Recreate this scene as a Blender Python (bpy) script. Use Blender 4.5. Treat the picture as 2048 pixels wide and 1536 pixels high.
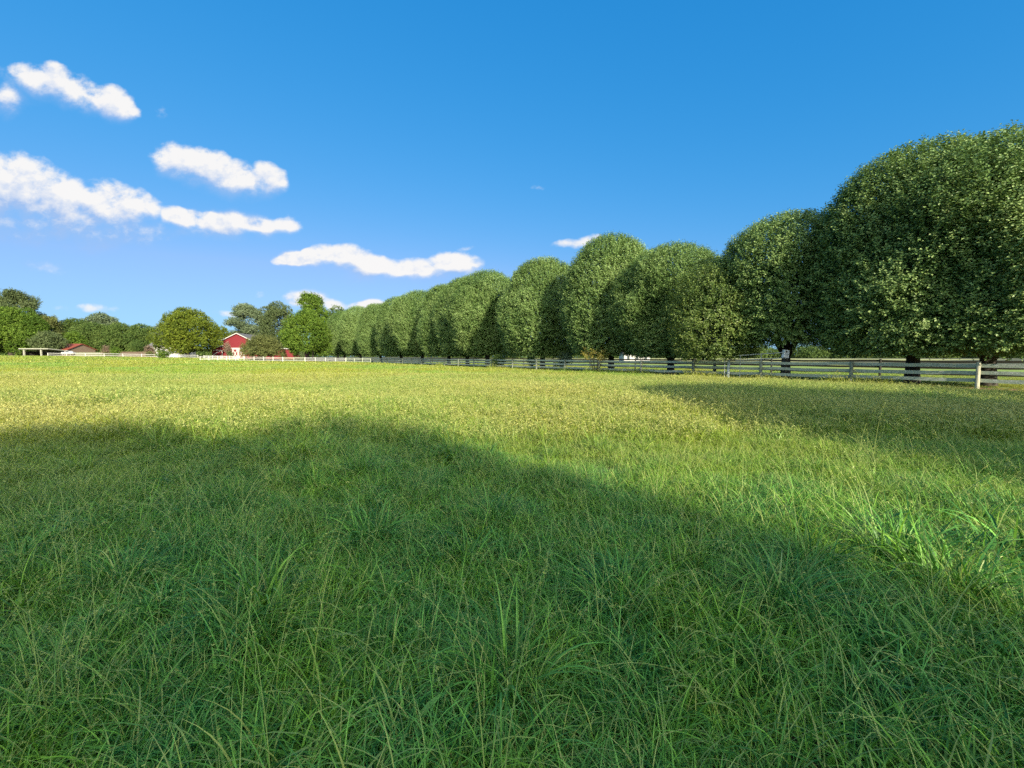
import bpy, math, random
import numpy as np
from mathutils import Vector

scene = bpy.context.scene
for o in list(bpy.data.objects):
    bpy.data.objects.remove(o, do_unlink=True)
COL = scene.collection
R = math.radians

# ------------------------------------------------------------------ camera
F = 860.0                      # focal length in photo pixels (photo 2048 wide)
EYE = 1.5
PITCH = math.atan((768 - 714) / F)
cam_data = bpy.data.cameras.new("camera")
cam_data.sensor_width = 36.0
cam_data.sensor_fit = 'HORIZONTAL'
cam_data.lens = F / 2048.0 * 36.0
cam_data.clip_start = 0.05
cam_data.clip_end = 9000
cam = bpy.data.objects.new("camera", cam_data)
cam.location = (0, 0, EYE)
cam.rotation_euler = (math.pi / 2 - PITCH, 0, 0)
COL.objects.link(cam)
scene.camera = cam

# ------------------------------------------------------------------ light
SUN_EL = 21.0
SUN_AL = 65.0                  # light travels towards (-cos, +sin)
LD = Vector((-math.cos(R(SUN_AL)), math.sin(R(SUN_AL)), 0))
sun_data = bpy.data.lights.new("sun", 'SUN')
sun_data.energy = 5.0
sun_data.angle = R(0.5)
sun_data.color = (1.0, 0.88, 0.68)
sun = bpy.data.objects.new("sun", sun_data)
sd = Vector((LD.x * math.cos(R(SUN_EL)), LD.y * math.cos(R(SUN_EL)), -math.sin(R(SUN_EL))))
sun.rotation_euler = sd.to_track_quat('-Z', 'Y').to_euler()
sun.location = (30, -50, 40)
COL.objects.link(sun)

scene.view_settings.view_transform = 'Standard'
scene.view_settings.look = 'None'
EXPOSURE = 0.9
scene.view_settings.exposure = EXPOSURE
scene.view_settings.gamma = 1.0
scene.view_settings.use_curve_mapping = False
scene.cycles.use_denoising = False      # thin blades and leaves stay crisp
scene.cycles.max_bounces = 6
scene.cycles.diffuse_bounces = 2
scene.cycles.glossy_bounces = 2
scene.cycles.transmission_bounces = 3
scene.cycles.transparent_max_bounces = 6
scene.cycles.sample_clamp_indirect = 6.0
scene.cycles.caustics_reflective = False
scene.cycles.caustics_refractive = False

SKY_STRENGTH = 0.15
CLOUD_STRENGTH = 0.52
FILL_GLOW = 3.7            # glow added to the sun-side sky to lift the shade, in display units


def ray(px, py):
    x = (px - 1024.0) / F
    y = (768.0 - py) / F
    c, s = math.cos(PITCH), math.sin(PITCH)
    return Vector((x, c + y * s, -s + y * c))


def uv_of(px, py):
    d = ray(px, py)
    return d.x / d.y, d.z / d.y


def gx(px, depth):
    return uv_of(px, 714)[0] * depth


def zat(py, depth):
    return EYE + uv_of(1024, py)[1] * depth


def build_world():
    w = bpy.data.worlds.new("World")
    scene.world = w
    w.use_nodes = True
    nt = w.node_tree
    nt.nodes.clear()
    N, L = nt.nodes, nt.links
    out = N.new('ShaderNodeOutputWorld')
    sky = N.new('ShaderNodeTexSky')
    sky.sky_type = 'NISHITA'
    sky.sun_disc = False
    sky.sun_elevation = R(SUN_EL)
    sky.sun_rotation = math.atan2(-LD.x, -LD.y)
    sky.altitude = 0
    sky.air_density = 1.0
    sky.dust_density = 0.4
    sky.ozone_density = 2.2

    def math_node(tree, op, a, b=None, c=None, clamp=False):
        n = tree.nodes.new('ShaderNodeMath')
        n.operation = op
        n.use_clamp = clamp
        for i, v in enumerate((a, b, c)):
            if v is None:
                continue
            if isinstance(v, (int, float)):
                n.inputs[i].default_value = v
            else:
                tree.links.new(v, n.inputs[i])
        return n.outputs[0]

    # clear evening air: the sky colour deepened channel by channel
    k = 1.0 / (SKY_STRENGTH * 2 ** EXPOSURE)
    sc_ = N.new('ShaderNodeSeparateColor')
    L.new(sky.outputs[0], sc_.inputs[0])
    G_ = math_node(nt, 'MULTIPLY', math_node(nt, 'POWER', math_node(nt, 'MULTIPLY', sc_.outputs[1], .2196 / .511), .55), .354 * k)
    B_ = math_node(nt, 'MULTIPLY', math_node(nt, 'POWER', math_node(nt, 'MULTIPLY', sc_.outputs[2], .2196 / .815), .36), .79 * k)
    R_ = math_node(nt, 'MULTIPLY', math_node(nt, 'POWER', math_node(nt, 'MULTIPLY', sc_.outputs[0], .2196 / .302), 1.75), .063 * k)
    R_ = math_node(nt, 'MINIMUM', R_, math_node(nt, 'MULTIPLY', G_, .54))
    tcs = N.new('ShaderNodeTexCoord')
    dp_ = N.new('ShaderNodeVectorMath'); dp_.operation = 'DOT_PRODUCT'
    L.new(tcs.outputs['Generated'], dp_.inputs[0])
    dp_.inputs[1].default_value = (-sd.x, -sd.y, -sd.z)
    glow = math_node(nt, 'MULTIPLY', math_node(nt, 'POWER', math_node(nt, 'MAXIMUM', dp_.outputs['Value'], 0.0), 3.0), FILL_GLOW * k)
    cc_ = N.new('ShaderNodeCombineColor')
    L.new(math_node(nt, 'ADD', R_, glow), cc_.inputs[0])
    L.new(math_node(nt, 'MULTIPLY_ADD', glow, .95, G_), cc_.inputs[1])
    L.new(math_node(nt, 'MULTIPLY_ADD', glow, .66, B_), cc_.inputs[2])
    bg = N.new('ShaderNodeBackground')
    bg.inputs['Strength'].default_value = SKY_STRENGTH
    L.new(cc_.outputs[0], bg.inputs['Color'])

    # cloud banks: (px, py, half width, half height, tilt deg, strength)
    blobs = [
        (95, 165, 62, 36, 12, 1.0), (160, 192, 58, 36, 22, 1.0), (222, 213, 48, 26, 20, 1.0), (15, 198, 56, 34, 0, .6), (65, 150, 40, 22, 10, .8),
        (95, 142, 30, 20, 0, .9), (212, 190, 30, 18, 0, .8), (340, 308, 28, 18, 0, .8), (430, 322, 30, 20, 0, .8), (525, 340, 28, 18, 0, .7), (345, 326, 52, 34, 12, 1.0), (410, 342, 75, 38, 14, 1.05), (470, 360, 70, 36, 10, 1.0), (528, 362, 42, 34, 0, .95),
        (20, 400, 120, 78, 10, 1.25), (130, 428, 115, 66, 12, 1.2), (215, 428, 85, 56, 8, 1.15), (270, 415, 52, 34, 16, .95), (30, 350, 50, 26, 10, .9), (205, 388, 36, 20, 0, .8), (250, 465, 90, 30, 0, .85), (60, 450, 150, 50, 6, .85), (310, 472, 80, 16, -8, .55),
        (372, 440, 55, 24, 10, .95), (440, 450, 70, 26, 6, 1.0), (500, 448, 60, 24, 8, .95), (575, 448, 36, 20, -4, .75), (400, 466, 70, 14, 4, .75),
        (692, 503, 30, 18, 0, .85), (625, 511, 24, 14, 0, .8), (912, 519, 38, 18, 0, .85), (470, 432, 30, 16, 0, .8), (600, 520, 52, 18, 8, .95), (690, 516, 62, 26, 4, 1.0), (745, 532, 75, 26, 6, 1.0), (830, 542, 80, 24, 2, .9), (905, 530, 52, 24, 4, .95), (760, 552, 130, 18, 2, .55),
        (615, 600, 46, 20, 0, .85), (660, 606, 40, 14, 0, .7), (730, 607, 40, 10, 0, .75),
        (1140, 483, 34, 8, -8, .42), (92, 534, 44, 15, 6, .4), (435, 629, 40, 7, 0, .32), (515, 587, 13, 9, 0, .26), (175, 620, 90, 7, 0, .24), (318, 228, 12, 14, 0, .2), (1075, 378, 14, 5, 0, .2), (228, 538, 26, 9, 0, .27), (935, 495, 16, 6, 0, .28), (120, 460, 200, 44, 4, .8), (150, 490, 110, 20, 0, .3), (40, 190, 70, 40, 0, .3), (1172, 479, 26, 10, -20, .42),
    ]
    g = bpy.data.node_groups.new("cloud_density", 'ShaderNodeTree')
    g.interface.new_socket("P", in_out='INPUT', socket_type='NodeSocketVector')
    g.interface.new_socket("D", in_out='OUTPUT', socket_type='NodeSocketFloat')
    gi = g.nodes.new('NodeGroupInput')
    go = g.nodes.new('NodeGroupOutput')
    wn = g.nodes.new('ShaderNodeTexNoise')
    wn.inputs['Scale'].default_value = 9.0
    wn.inputs['Detail'].default_value = 3.0
    g.links.new(gi.outputs[0], wn.inputs['Vector'])
    sb = g.nodes.new('ShaderNodeVectorMath'); sb.operation = 'SUBTRACT'
    g.links.new(wn.outputs['Color'], sb.inputs[0]); sb.inputs[1].default_value = (.5, .5, .5)
    ml = g.nodes.new('ShaderNodeVectorMath'); ml.operation = 'MULTIPLY'
    g.links.new(sb.outputs[0], ml.inputs[0]); ml.inputs[1].default_value = (.06, .035, 0)
    ad = g.nodes.new('ShaderNodeVectorMath'); ad.operation = 'ADD'
    g.links.new(gi.outputs[0], ad.inputs[0]); g.links.new(ml.outputs[0], ad.inputs[1])
    acc = None
    sxy = g.nodes.new('ShaderNodeSeparateXYZ')
    g.links.new(ad.outputs[0], sxy.inputs[0])
    for (px, py, a, b, tilt, s) in blobs:
        u, v = uv_of(px, py)
        st = 1.27
        m = g.nodes.new('ShaderNodeMapping')
        m.vector_type = 'TEXTURE'
        m.inputs['Location'].default_value = (u, v, 0)
        m.inputs['Rotation'].default_value = (0, 0, R(-tilt))
        m.inputs['Scale'].default_value = (a * st / F, b * st / F, 1e6)
        cb = g.nodes.new('ShaderNodeCombineXYZ')       # z carries the chain so the blobs are worked out one after another
        g.links.new(sxy.outputs[0], cb.inputs[0]); g.links.new(sxy.outputs[1], cb.inputs[1])
        if acc is not None:
            g.links.new(acc, cb.inputs[2])
        g.links.new(cb.outputs[0], m.inputs[0])
        ln = g.nodes.new('ShaderNodeVectorMath'); ln.operation = 'DOT_PRODUCT'
        g.links.new(m.outputs[0], ln.inputs[0]); g.links.new(m.outputs[0], ln.inputs[1])
        d = math_node(g, 'MULTIPLY_ADD', ln.outputs['Value'], -s * .9, s * .9 )
        acc = d if acc is None else math_node(g, 'SMOOTH_MAX', acc, d, .12)
    g.links.new(acc, go.inputs[0])

    tc = N.new('ShaderNodeTexCoord')
    sep = N.new('ShaderNodeSeparateXYZ')
    L.new(tc.outputs['Generated'], sep.inputs[0])
    ysafe = math_node(nt, 'MAXIMUM', sep.outputs['Y'], 0.02)
    comb = N.new('ShaderNodeCombineXYZ')
    L.new(math_node(nt, 'DIVIDE', sep.outputs['X'], ysafe), comb.inputs[0])
    L.new(math_node(nt, 'DIVIDE', sep.outputs['Z'], ysafe), comb.inputs[1])

    def dens(off, want):
        v = comb.outputs[0]
        if off != (0, 0):
            a = N.new('ShaderNodeVectorMath'); a.operation = 'ADD'
            L.new(v, a.inputs[0]); a.inputs[1].default_value = (off[0], off[1], 0)
            v = a.outputs[0]
        if want == 'D':
            gn = N.new('ShaderNodeGroup'); gn.node_tree = g
            L.new(v, gn.inputs[0])
            return gn.outputs[0]
        mp = N.new('ShaderNodeMapping'); mp.inputs['Scale'].default_value = (1, 1.35, 1)
        L.new(v, mp.inputs[0])
        no = N.new('ShaderNodeTexNoise')
        no.inputs['Scale'].default_value = 13.0
        no.inputs['Detail'].default_value = 7.0
        no.inputs['Roughness'].default_value = .58
        L.new(mp.outputs[0], no.inputs['Vector'])
        return no.outputs[0]
    d0, n0 = dens((0, 0), 'D'), dens((0, 0), 'N')
    n1 = dens((.010, .018), 'N')
    d2 = dens((.004, .034), 'D')
    under = math_node(nt, 'MINIMUM', math_node(nt, 'MAXIMUM', math_node(nt, 'ADD', math_node(nt, 'SUBTRACT', d2, d0), .50), 0.0), 1.3)
    wob = math_node(nt, 'MULTIPLY_ADD', n0, 1.7, .15)
    D = math_node(nt, 'MULTIPLY_ADD', d0, wob, math_node(nt, 'MULTIPLY_ADD', n0, 1.25, -.69))
    mr = N.new('ShaderNodeMapRange'); mr.interpolation_type = 'SMOOTHSTEP'
    L.new(D, mr.inputs['Value'])
    mr.inputs['From Min'].default_value = -.015
    L.new(math_node(nt, 'MULTIPLY_ADD', under, 1.5, .52), mr.inputs['From Max'])
    front = math_node(nt, 'GREATER_THAN', sep.outputs['Y'], .05)
    alpha = math_node(nt, 'MULTIPLY', mr.outputs[0], front)
    # light from the upper right: difference of density towards the sun
    rel = math_node(nt, 'SUBTRACT', n0, n1)
    lit = math_node(nt, 'MULTIPLY_ADD', under, -1.7, math_node(nt, 'MULTIPLY_ADD', rel, 3.0, 1.06), clamp=True)
    mix = N.new('ShaderNodeMix'); mix.data_type = 'RGBA'
    L.new(lit, mix.inputs['Factor'])
    mix.inputs['A'].default_value = (.40, .57, .90, 1)
    mix.inputs['B'].default_value = (1.0, .98, .96, 1)
    bgc = N.new('ShaderNodeBackground')
    bgc.inputs['Strength'].default_value = CLOUD_STRENGTH
    L.new(mix.outputs['Result'], bgc.inputs['Color'])
    ms = N.new('ShaderNodeMixShader')
    L.new(math_node(nt, 'MULTIPLY', alpha, .96), ms.inputs[0])
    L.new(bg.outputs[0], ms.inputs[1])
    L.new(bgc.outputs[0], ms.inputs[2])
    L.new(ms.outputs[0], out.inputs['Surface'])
    w.cycles.sampling_method = 'MANUAL'
    w.cycles.sample_map_resolution = 512


build_world()

# ------------------------------------------------------------------ helpers


def tag(o, label=None, cat=None, group=None, kind=None):
    if label: o["label"] = label
    if cat: o["category"] = cat
    if group: o["group"] = group
    if kind: o["kind"] = kind
    return o


def link_mesh(name, me, mat=None, parent=None, loc=None):
    o = bpy.data.objects.new(name, me)
    COL.objects.link(o)
    if mat is not None and len(me.materials) == 0:
        me.materials.append(mat)
    if parent is not None:
        o.parent = parent
    if loc is not None:
        o.location = loc
    return o


def empty(name, loc=(0, 0, 0), rz=0.0, scale=(1, 1, 1)):
    o = bpy.data.objects.new(name, None)
    o.empty_display_size = .3
    COL.objects.link(o)
    o.location = loc
    o.rotation_euler = (0, 0, rz)
    o.scale = scale
    return o


def np_mesh(name, verts, faces, attrs=None, smooth=False):
    """verts (N,3), faces (M,k) with one k"""
    verts = np.asarray(verts, np.float32)
    faces = np.asarray(faces, np.int32)
    me = bpy.data.meshes.new(name)
    m, k = faces.shape
    me.vertices.add(len(verts))
    me.vertices.foreach_set("co", verts.ravel())
    me.loops.add(m * k)
    me.loops.foreach_set("vertex_index", faces.ravel())
    me.polygons.add(m)
    me.polygons.foreach_set("loop_start", np.arange(0, m * k, k, dtype=np.int32))
    try:
        me.polygons.foreach_set("loop_total", np.full(m, k, np.int32))
    except Exception:
        pass
    if attrs:
        for an, av in attrs.items():
            a = me.attributes.new(an, 'FLOAT', 'POINT')
            a.data.foreach_set("value", np.asarray(av, np.float32))
    me.update(calc_edges=True)
    me.polygons.foreach_set("use_smooth", np.full(m, bool(smooth)))
    me.validate()
    return me


class MB:
    """mesh builder collecting boxes, bars, tubes"""
    def __init__(self):
        self.v, self.f = [], []

    def box(self, c, s, rz=0.0):
        self.bar_generic(Vector(c), Vector((math.cos(rz), math.sin(rz), 0)), Vector((-math.sin(rz), math.cos(rz), 0)), Vector((0, 0, 1)), s)
        return self

    def bar_generic(self, c, ax, ay, az, s):
        b = len(self.v)
        for k in (-.5, .5):
            for j in (-.5, .5):
                for i in (-.5, .5):
                    self.v.append(tuple(c + ax * (i * s[0]) + ay * (j * s[1]) + az * (k * s[2])))
        for q in ((0, 2, 3, 1), (4, 5, 7, 6), (0, 1, 5, 4), (2, 6, 7, 3), (0, 4, 6, 2), (1, 3, 7, 5)):
            self.f.append(tuple(b + i for i in q))

    def bar(self, p, q, w, h):
        p, q = Vector(p), Vector(q)
        ax = (q - p).normalized()
        up = Vector((0, 0, 1)) if abs(ax.z) < .95 else Vector((0, 1, 0))
        ay = up.cross(ax).normalized()
        az = ax.cross(ay)
        self.bar_generic((p + q) / 2, ax, ay, az, ((q - p).length, w, h))
        return self

    def tube(self, pts, radii, n=8, cap=True):
        pts = [Vector(p) for p in pts]
        b0 = len(self.v)
        side = None
        for i, p in enumerate(pts):
            d = (pts[min(i + 1, len(pts) - 1)] - pts[max(i - 1, 0)]).normalized()
            if side is None:
                side = d.orthogonal().normalized()
            side = (side - d * side.dot(d)).normalized()
            up = d.cross(side)
            for k in range(n):
                a = 2 * math.pi * k / n
                self.v.append(tuple(p + (side * math.cos(a) + up * math.sin(a)) * radii[i]))
        for i in range(len(pts) - 1):
            for k in range(n):
                a = b0 + i * n + k
                c = b0 + i * n + (k + 1) % n
                self.f.append((a, c, c + n, a + n))
        if cap:
            self.f.append(tuple(b0 + k for k in reversed(range(n))))
            self.f.append(tuple(b0 + (len(pts) - 1) * n + k for k in range(n)))
        return self

    def poly(self, pts):
        b = len(self.v)
        self.v += [tuple(p) for p in pts]
        self.f.append(tuple(range(b, b + len(pts))))
        return self

    def prism(self, outline, d):
        """outline: list of Vector (planar), extruded by vector d"""
        outline = [Vector(p) for p in outline]
        d = Vector(d)
        n = len(outline)
        b = len(self.v)
        self.v += [tuple(p) for p in outline] + [tuple(p + d) for p in outline]
        self.f.append(tuple(reversed(range(b, b + n))))
        self.f.append(tuple(range(b + n, b + 2 * n)))
        for i in range(n):
            j = (i + 1) % n
            self.f.append((b + i, b + j, b + n + j, b + n + i))
        return self

    def mesh(self, name, smooth=False):
        me = bpy.data.meshes.new(name)
        me.from_pydata(self.v, [], self.f)
        me.update()
        if smooth:
            for p in me.polygons:
                p.use_smooth = True
        return me

    def build(self, name, mat, parent=None, smooth=False, loc=None, bevel=0.0):
        o = link_mesh(name, self.mesh(name, smooth), mat, parent, loc)
        if bevel:
            m = o.modifiers.new("bevel", 'BEVEL')
            m.width = bevel
            m.segments = 2
        return o


def new_mat(name):
    m = bpy.data.materials.new(name)
    m.use_nodes = True
    nt = m.node_tree
    b = nt.nodes['Principled BSDF']
    return m, nt, b


def noise_mat(name, c1, c2, scale=4.0, rough=.8, c3=None, scale3=1.0, stretch=(1, 1, 1), detail=6, bump=0.0, t3=(.52, .62), space='Object'):
    m, nt, b = new_mat(name)
    N, L = nt.nodes, nt.links
    tc = N.new('ShaderNodeTexCoord')
    mp = N.new('ShaderNodeMapping')
    mp.inputs['Scale'].default_value = stretch
    if space == 'World':
        ge = N.new('ShaderNodeNewGeometry')
        L.new(ge.outputs['Position'], mp.inputs[0])
    else:
        L.new(tc.outputs['Object'], mp.inputs[0])
    no = N.new('ShaderNodeTexNoise')
    no.inputs['Scale'].default_value = scale
    no.inputs['Detail'].default_value = detail
    no.inputs['Roughness'].default_value = .6
    L.new(mp.outputs[0], no.inputs['Vector'])
    mr = N.new('ShaderNodeMapRange')
    mr.inputs['From Min'].default_value = .3
    mr.inputs['From Max'].default_value = .7
    L.new(no.outputs[0], mr.inputs[0])
    mx = N.new('ShaderNodeMix'); mx.data_type = 'RGBA'
    L.new(mr.outputs[0], mx.inputs['Factor'])
    mx.inputs['A'].default_value = (*c1, 1)
    mx.inputs['B'].default_value = (*c2, 1)
    res = mx.outputs['Result']
    if c3 is not None:
        n3 = N.new('ShaderNodeTexNoise')
        n3.inputs['Scale'].default_value = scale3
        n3.inputs['Detail'].default_value = 5
        L.new(mp.outputs[0], n3.inputs['Vector'])
        m3 = N.new('ShaderNodeMapRange')
        m3.inputs['From Min'].default_value = t3[0]
        m3.inputs['From Max'].default_value = t3[1]
        L.new(n3.outputs[0], m3.inputs[0])
        x3 = N.new('ShaderNodeMix'); x3.data_type = 'RGBA'
        L.new(m3.outputs[0], x3.inputs['Factor'])
        L.new(res, x3.inputs['A'])
        x3.inputs['B'].default_value = (*c3, 1)
        res = x3.outputs['Result']
    L.new(res, b.inputs['Base Color'])
    b.inputs['Roughness'].default_value = rough
    if bump:
        bp = N.new('ShaderNodeBump')
        bp.inputs['Strength'].default_value = bump
        bp.inputs['Distance'].default_value = .02
        L.new(no.outputs[0], bp.inputs['Height'])
        L.new(bp.outputs[0], b.inputs['Normal'])
    return m


def leaf_mat(name, dark, mid, light, transl=.3, rough=.42, spec=.45, patch=None):
    """leaf colour runs with each leaf's own 'tint'; light passes through"""
    m, nt, b = new_mat(name)
    N, L = nt.nodes, nt.links
    at = N.new('ShaderNodeAttribute'); at.attribute_name = "tint"
    cr = N.new('ShaderNodeValToRGB')
    e = cr.color_ramp.elements
    e[0].position = 0.0; e[0].color = (*dark, 1)
    e[1].position = 1.0; e[1].color = (*light, 1)
    x = e.new(.5); x.color = (*mid, 1)
    L.new(at.outputs['Fac'], cr.inputs[0])
    L.new(cr.outputs[0], b.inputs['Base Color'])
    b.inputs['Roughness'].default_value = rough
    b.inputs['Specular IOR Level'].default_value = spec
    tr = N.new('ShaderNodeBsdfTranslucent')
    hs = N.new('ShaderNodeHueSaturation')
    hs.inputs['Hue'].default_value = .485
    hs.inputs['Saturation'].default_value = 1.1
    hs.inputs['Value'].default_value = 1.2
    L.new(cr.outputs[0], hs.inputs['Color'])
    L.new(hs.outputs[0], tr.inputs['Color'])
    ms = N.new('ShaderNodeMixShader')
    ms.inputs[0].default_value = transl
    L.new(b.outputs[0], ms.inputs[1])
    L.new(tr.outputs[0], ms.inputs[2])
    L.new(ms.outputs[0], N['Material Output'].inputs['Surface'])
    return m


def grass_mat(name):
    m, nt, b = new_mat(name)
    N, L = nt.nodes, nt.links
    tint = N.new('ShaderNodeAttribute'); tint.attribute_name = "tint"
    dry = N.new('ShaderNodeAttribute'); dry.attribute_name = "dry"
    along = N.new('ShaderNodeAttribute'); along.attribute_name = "along"
    ge = N.new('ShaderNodeNewGeometry')

    def noise(scale, det, st=(1, 1, 1)):
        mp = N.new('ShaderNodeMapping'); mp.inputs['Scale'].default_value = st
        L.new(ge.outputs['Position'], mp.inputs[0])
        n = N.new('ShaderNodeTexNoise'); n.inputs['Scale'].default_value = scale
        n.inputs['Detail'].default_value = det
        L.new(mp.outputs[0], n.inputs['Vector'])
        return n.outputs[0]

    def mnode(op, a, bb=None, c=None, clamp=False):
        n = N.new('ShaderNodeMath'); n.operation = op; n.use_clamp = clamp
        for i, v in enumerate((a, bb, c)):
            if v is None: continue
            if isinstance(v, (int, float)): n.inputs[i].default_value = v
            else: L.new(v, n.inputs[i])
        return n.outputs[0]
    big = noise(.09, 4, (1, 1, 0))         # patches of the field
    mid = noise(.9, 3, (1, 1, 0))
    # the ungrazed middle of the field has gone to seed and turned yellow
    sep = N.new('ShaderNodeSeparateXYZ'); L.new(ge.outputs['Position'], sep.inputs[0])
    rip = N.new('ShaderNodeMapRange'); rip.interpolation_type = 'SMOOTHSTEP'
    L.new(mnode('MULTIPLY_ADD', big, 6.0, mnode('ADD', sep.outputs['Y'], -3.0)), rip.inputs[0])
    rip.inputs['From Min'].default_value = 1.0
    rip.inputs['From Max'].default_value = 10.0
    bigr = N.new('ShaderNodeMapRange'); L.new(big, bigr.inputs[0])
    bigr.inputs['From Min'].default_value = .40; bigr.inputs['From Max'].default_value = .58
    yel = mnode('MULTIPLY', rip.outputs[0], mnode('MULTIPLY_ADD', bigr.outputs[0], .68, .32))
    yel = mnode('MULTIPLY_ADD', mnode('SUBTRACT', mid, .5), .5, yel, clamp=True)

    def mixc(f, a, bcol):
        x = N.new('ShaderNodeMix'); x.data_type = 'RGBA'
        if isinstance(f, (int, float)): x.inputs['Factor'].default_value = f
        else: L.new(f, x.inputs['Factor'])
        for key, v in (('A', a), ('B', bcol)):
            if isinstance(v, tuple): x.inputs[key].default_value = (*v, 1)
            else: L.new(v, x.inputs[key])
        return x.outputs['Result']
    hue = N.new('ShaderNodeMapRange'); L.new(noise(1.4, 4, (1, 1, 0)), hue.inputs[0])
    hue.inputs['From Min'].default_value = .40; hue.inputs['From Max'].default_value = .60
    green = mixc(hue.outputs[0], mixc(tint.outputs['Fac'], (.016, .115, .022), (.180, .460, .085)), mixc(tint.outputs['Fac'], (.030, .135, .011), (.26, .50, .050)))
    ripe = mixc(tint.outputs['Fac'], (.170, .240, .016), (.370, .372, .036))
    brown = N.new('ShaderNodeMapRange'); L.new(noise(.11, 5, (1.0, 2.2, 0)), brown.inputs[0])
    brown.inputs['From Min'].default_value = .50; brown.inputs['From Max'].default_value = .66
    ripe = mixc(mnode('MULTIPLY', brown.outputs[0], .55), ripe, mixc(tint.outputs['Fac'], (.22, .19, .055), (.43, .34, .12)))
    col = mixc(yel, green, ripe)
    straw = mixc(tint.outputs['Fac'], (.25, .31, .08), (.50, .46, .165))
    col = mixc(mnode('MULTIPLY', dry.outputs['Fac'], mnode('MULTIPLY_ADD', yel, .3, .7)), col, straw)
    L.new(col, b.inputs['Base Color'])
    b.inputs['Roughness'].default_value = .45
    b.inputs['Specular IOR Level'].default_value = .32
    tr = N.new('ShaderNodeBsdfTranslucent')
    L.new(col, tr.inputs['Color'])
    ms = N.new('ShaderNodeMixShader'); ms.inputs[0].default_value = .2
    L.new(b.outputs[0], ms.inputs[1]); L.new(tr.outputs[0], ms.inputs[2])
    L.new(ms.outputs[0], N['Material Output'].inputs['Surface'])
    return m


M = {}
M['grass'] = grass_mat("grass_blades")
M['pear'] = leaf_mat("pear_leaves", (.048, .110, .030), (.145, .235, .060), (.30, .40, .140), transl=.18, rough=.45, spec=.3)
M['young'] = leaf_mat("young_tree_leaves", (.06, .115, .025), (.14, .21, .045), (.25, .31, .08), transl=.3)
M['oak'] = leaf_mat("olive_leaves", (.050, .080, .010), (.120, .165, .016), (.215, .25, .028), transl=.25, rough=.6, spec=.2)
M['bright'] = leaf_mat("bright_green_leaves", (.040, .085, .010), (.100, .175, .020), (.19, .275, .042), transl=.28, rough=.6, spec=.2)
M['midgreen'] = leaf_mat("mid_green_leaves", (.035, .070, .016), (.085, .140, .030), (.16, .215, .055), transl=.25, rough=.6, spec=.2)
M['greyleaf'] = leaf_mat("grey_green_leaves", (.065, .095, .045), (.135, .185, .095), (.23, .28, .16), transl=.25, rough=.6, spec=.3)
M['darkleaf'] = leaf_mat("dark_leaves", (.045, .070, .025), (.090, .125, .046), (.155, .19, .08), transl=.2, rough=.6, spec=.2)
M['brownleaf'] = leaf_mat("bronze_leaves", (.055, .068, .020), (.12, .14, .042), (.20, .22, .075), transl=.2, rough=.7, spec=.2)
M['pinkleaf'] = leaf_mat("faded_pink_twigs", (.12, .08, .06), (.22, .16, .115), (.30, .25, .17), transl=.2, rough=.7, spec=.2)
M['yellowleaf'] = leaf_mat("yellowing_leaves", (.13, .13, .02), (.26, .25, .045), (.36, .27, .08), transl=.35)
M['bark'] = noise_mat("bark", (.022, .018, .014), (.07, .058, .046), 7, .9, stretch=(1, 1, .25), bump=.6)
M['palebark'] = noise_mat("pale_bark", (.12, .12, .09), (.26, .25, .2), 6, .9, stretch=(1, 1, .3))
M['rail'] = noise_mat("weathered_rail_paint", (.245, .285, .205), (.40, .44, .325), 5, .85, c3=(.50, .50, .43), scale3=2.2, stretch=(1, 6, 6), bump=.3, t3=(.56, .66))
M['post'] = noise_mat("weathered_post", (.12, .145, .115), (.22, .25, .195), 5, .85, stretch=(3, 3, .5), bump=.4)
M['bluepost'] = noise_mat("bluish_post", (.20, .26, .27), (.36, .42, .43), 6, .85, stretch=(3, 3, .5), bump=.4)
M['palepost'] = noise_mat("pale_post", (.34, .33, .23), (.50, .48, .36), 6, .85, stretch=(3, 3, .5), bump=.4)
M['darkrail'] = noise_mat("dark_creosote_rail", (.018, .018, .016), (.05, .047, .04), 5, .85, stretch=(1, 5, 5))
M['white'] = noise_mat("white_fence_paint", (.38, .38, .345), (.48, .48, .44), 3, .7)
M['barnred'] = noise_mat("barn_red_boards", (.130, .006, .012), (.170, .009, .017), 2.0, .8, stretch=(6, 6, .3))
M['trim'] = noise_mat("white_trim", (.40, .39, .38), (.48, .47, .45), 3, .7)
M['redroof'] = noise_mat("rusty_red_roof", (.19, .038, .022), (.26, .065, .04), 1.5, .7, stretch=(1, 1, 1))
M['tin'] = noise_mat("grey_tin_roof", (.10, .095, .09), (.16, .15, .14), 1.5, .6)
M['tan'] = noise_mat("tan_wall", (.15, .105, .07), (.21, .15, .105), 2, .85)
M['brownwall'] = noise_mat("brown_low_wall", (.085, .06, .045), (.14, .10, .075), 2, .85)
M['picket'] = noise_mat("pale_pickets", (.17, .18, .115), (.23, .24, .16), 3, .85)
M['dark'] = noise_mat("dark_interior", (.02, .018, .016), (.045, .04, .035), 3, .9)
M['shedpale'] = noise_mat("pale_shed_timber", (.26, .265, .21), (.35, .35, .28), 3, .85)
M['glass'] = noise_mat("dark_window_glass", (.02, .025, .03), (.04, .05, .06), 2, .15)
M['rubber'] = noise_mat("black_rubber", (.015, .015, .015), (.03, .03, .03), 8, .8)
M['carpaint'] = noise_mat("white_truck_paint", (.42, .43, .44), (.48, .48, .48), 1, .3)
M['boxwhite'] = noise_mat("white_enamel", (.74, .78, .84), (.86, .89, .92), 3, .45)
M['metal'] = noise_mat("galvanised_pipe", (.32, .34, .33), (.50, .52, .50), 4, .5)
M['stake'] = noise_mat("pinkish_stake", (.36, .24, .18), (.46, .33, .25), 5, .85)

# ------------------------------------------------------------------ terrain


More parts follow.
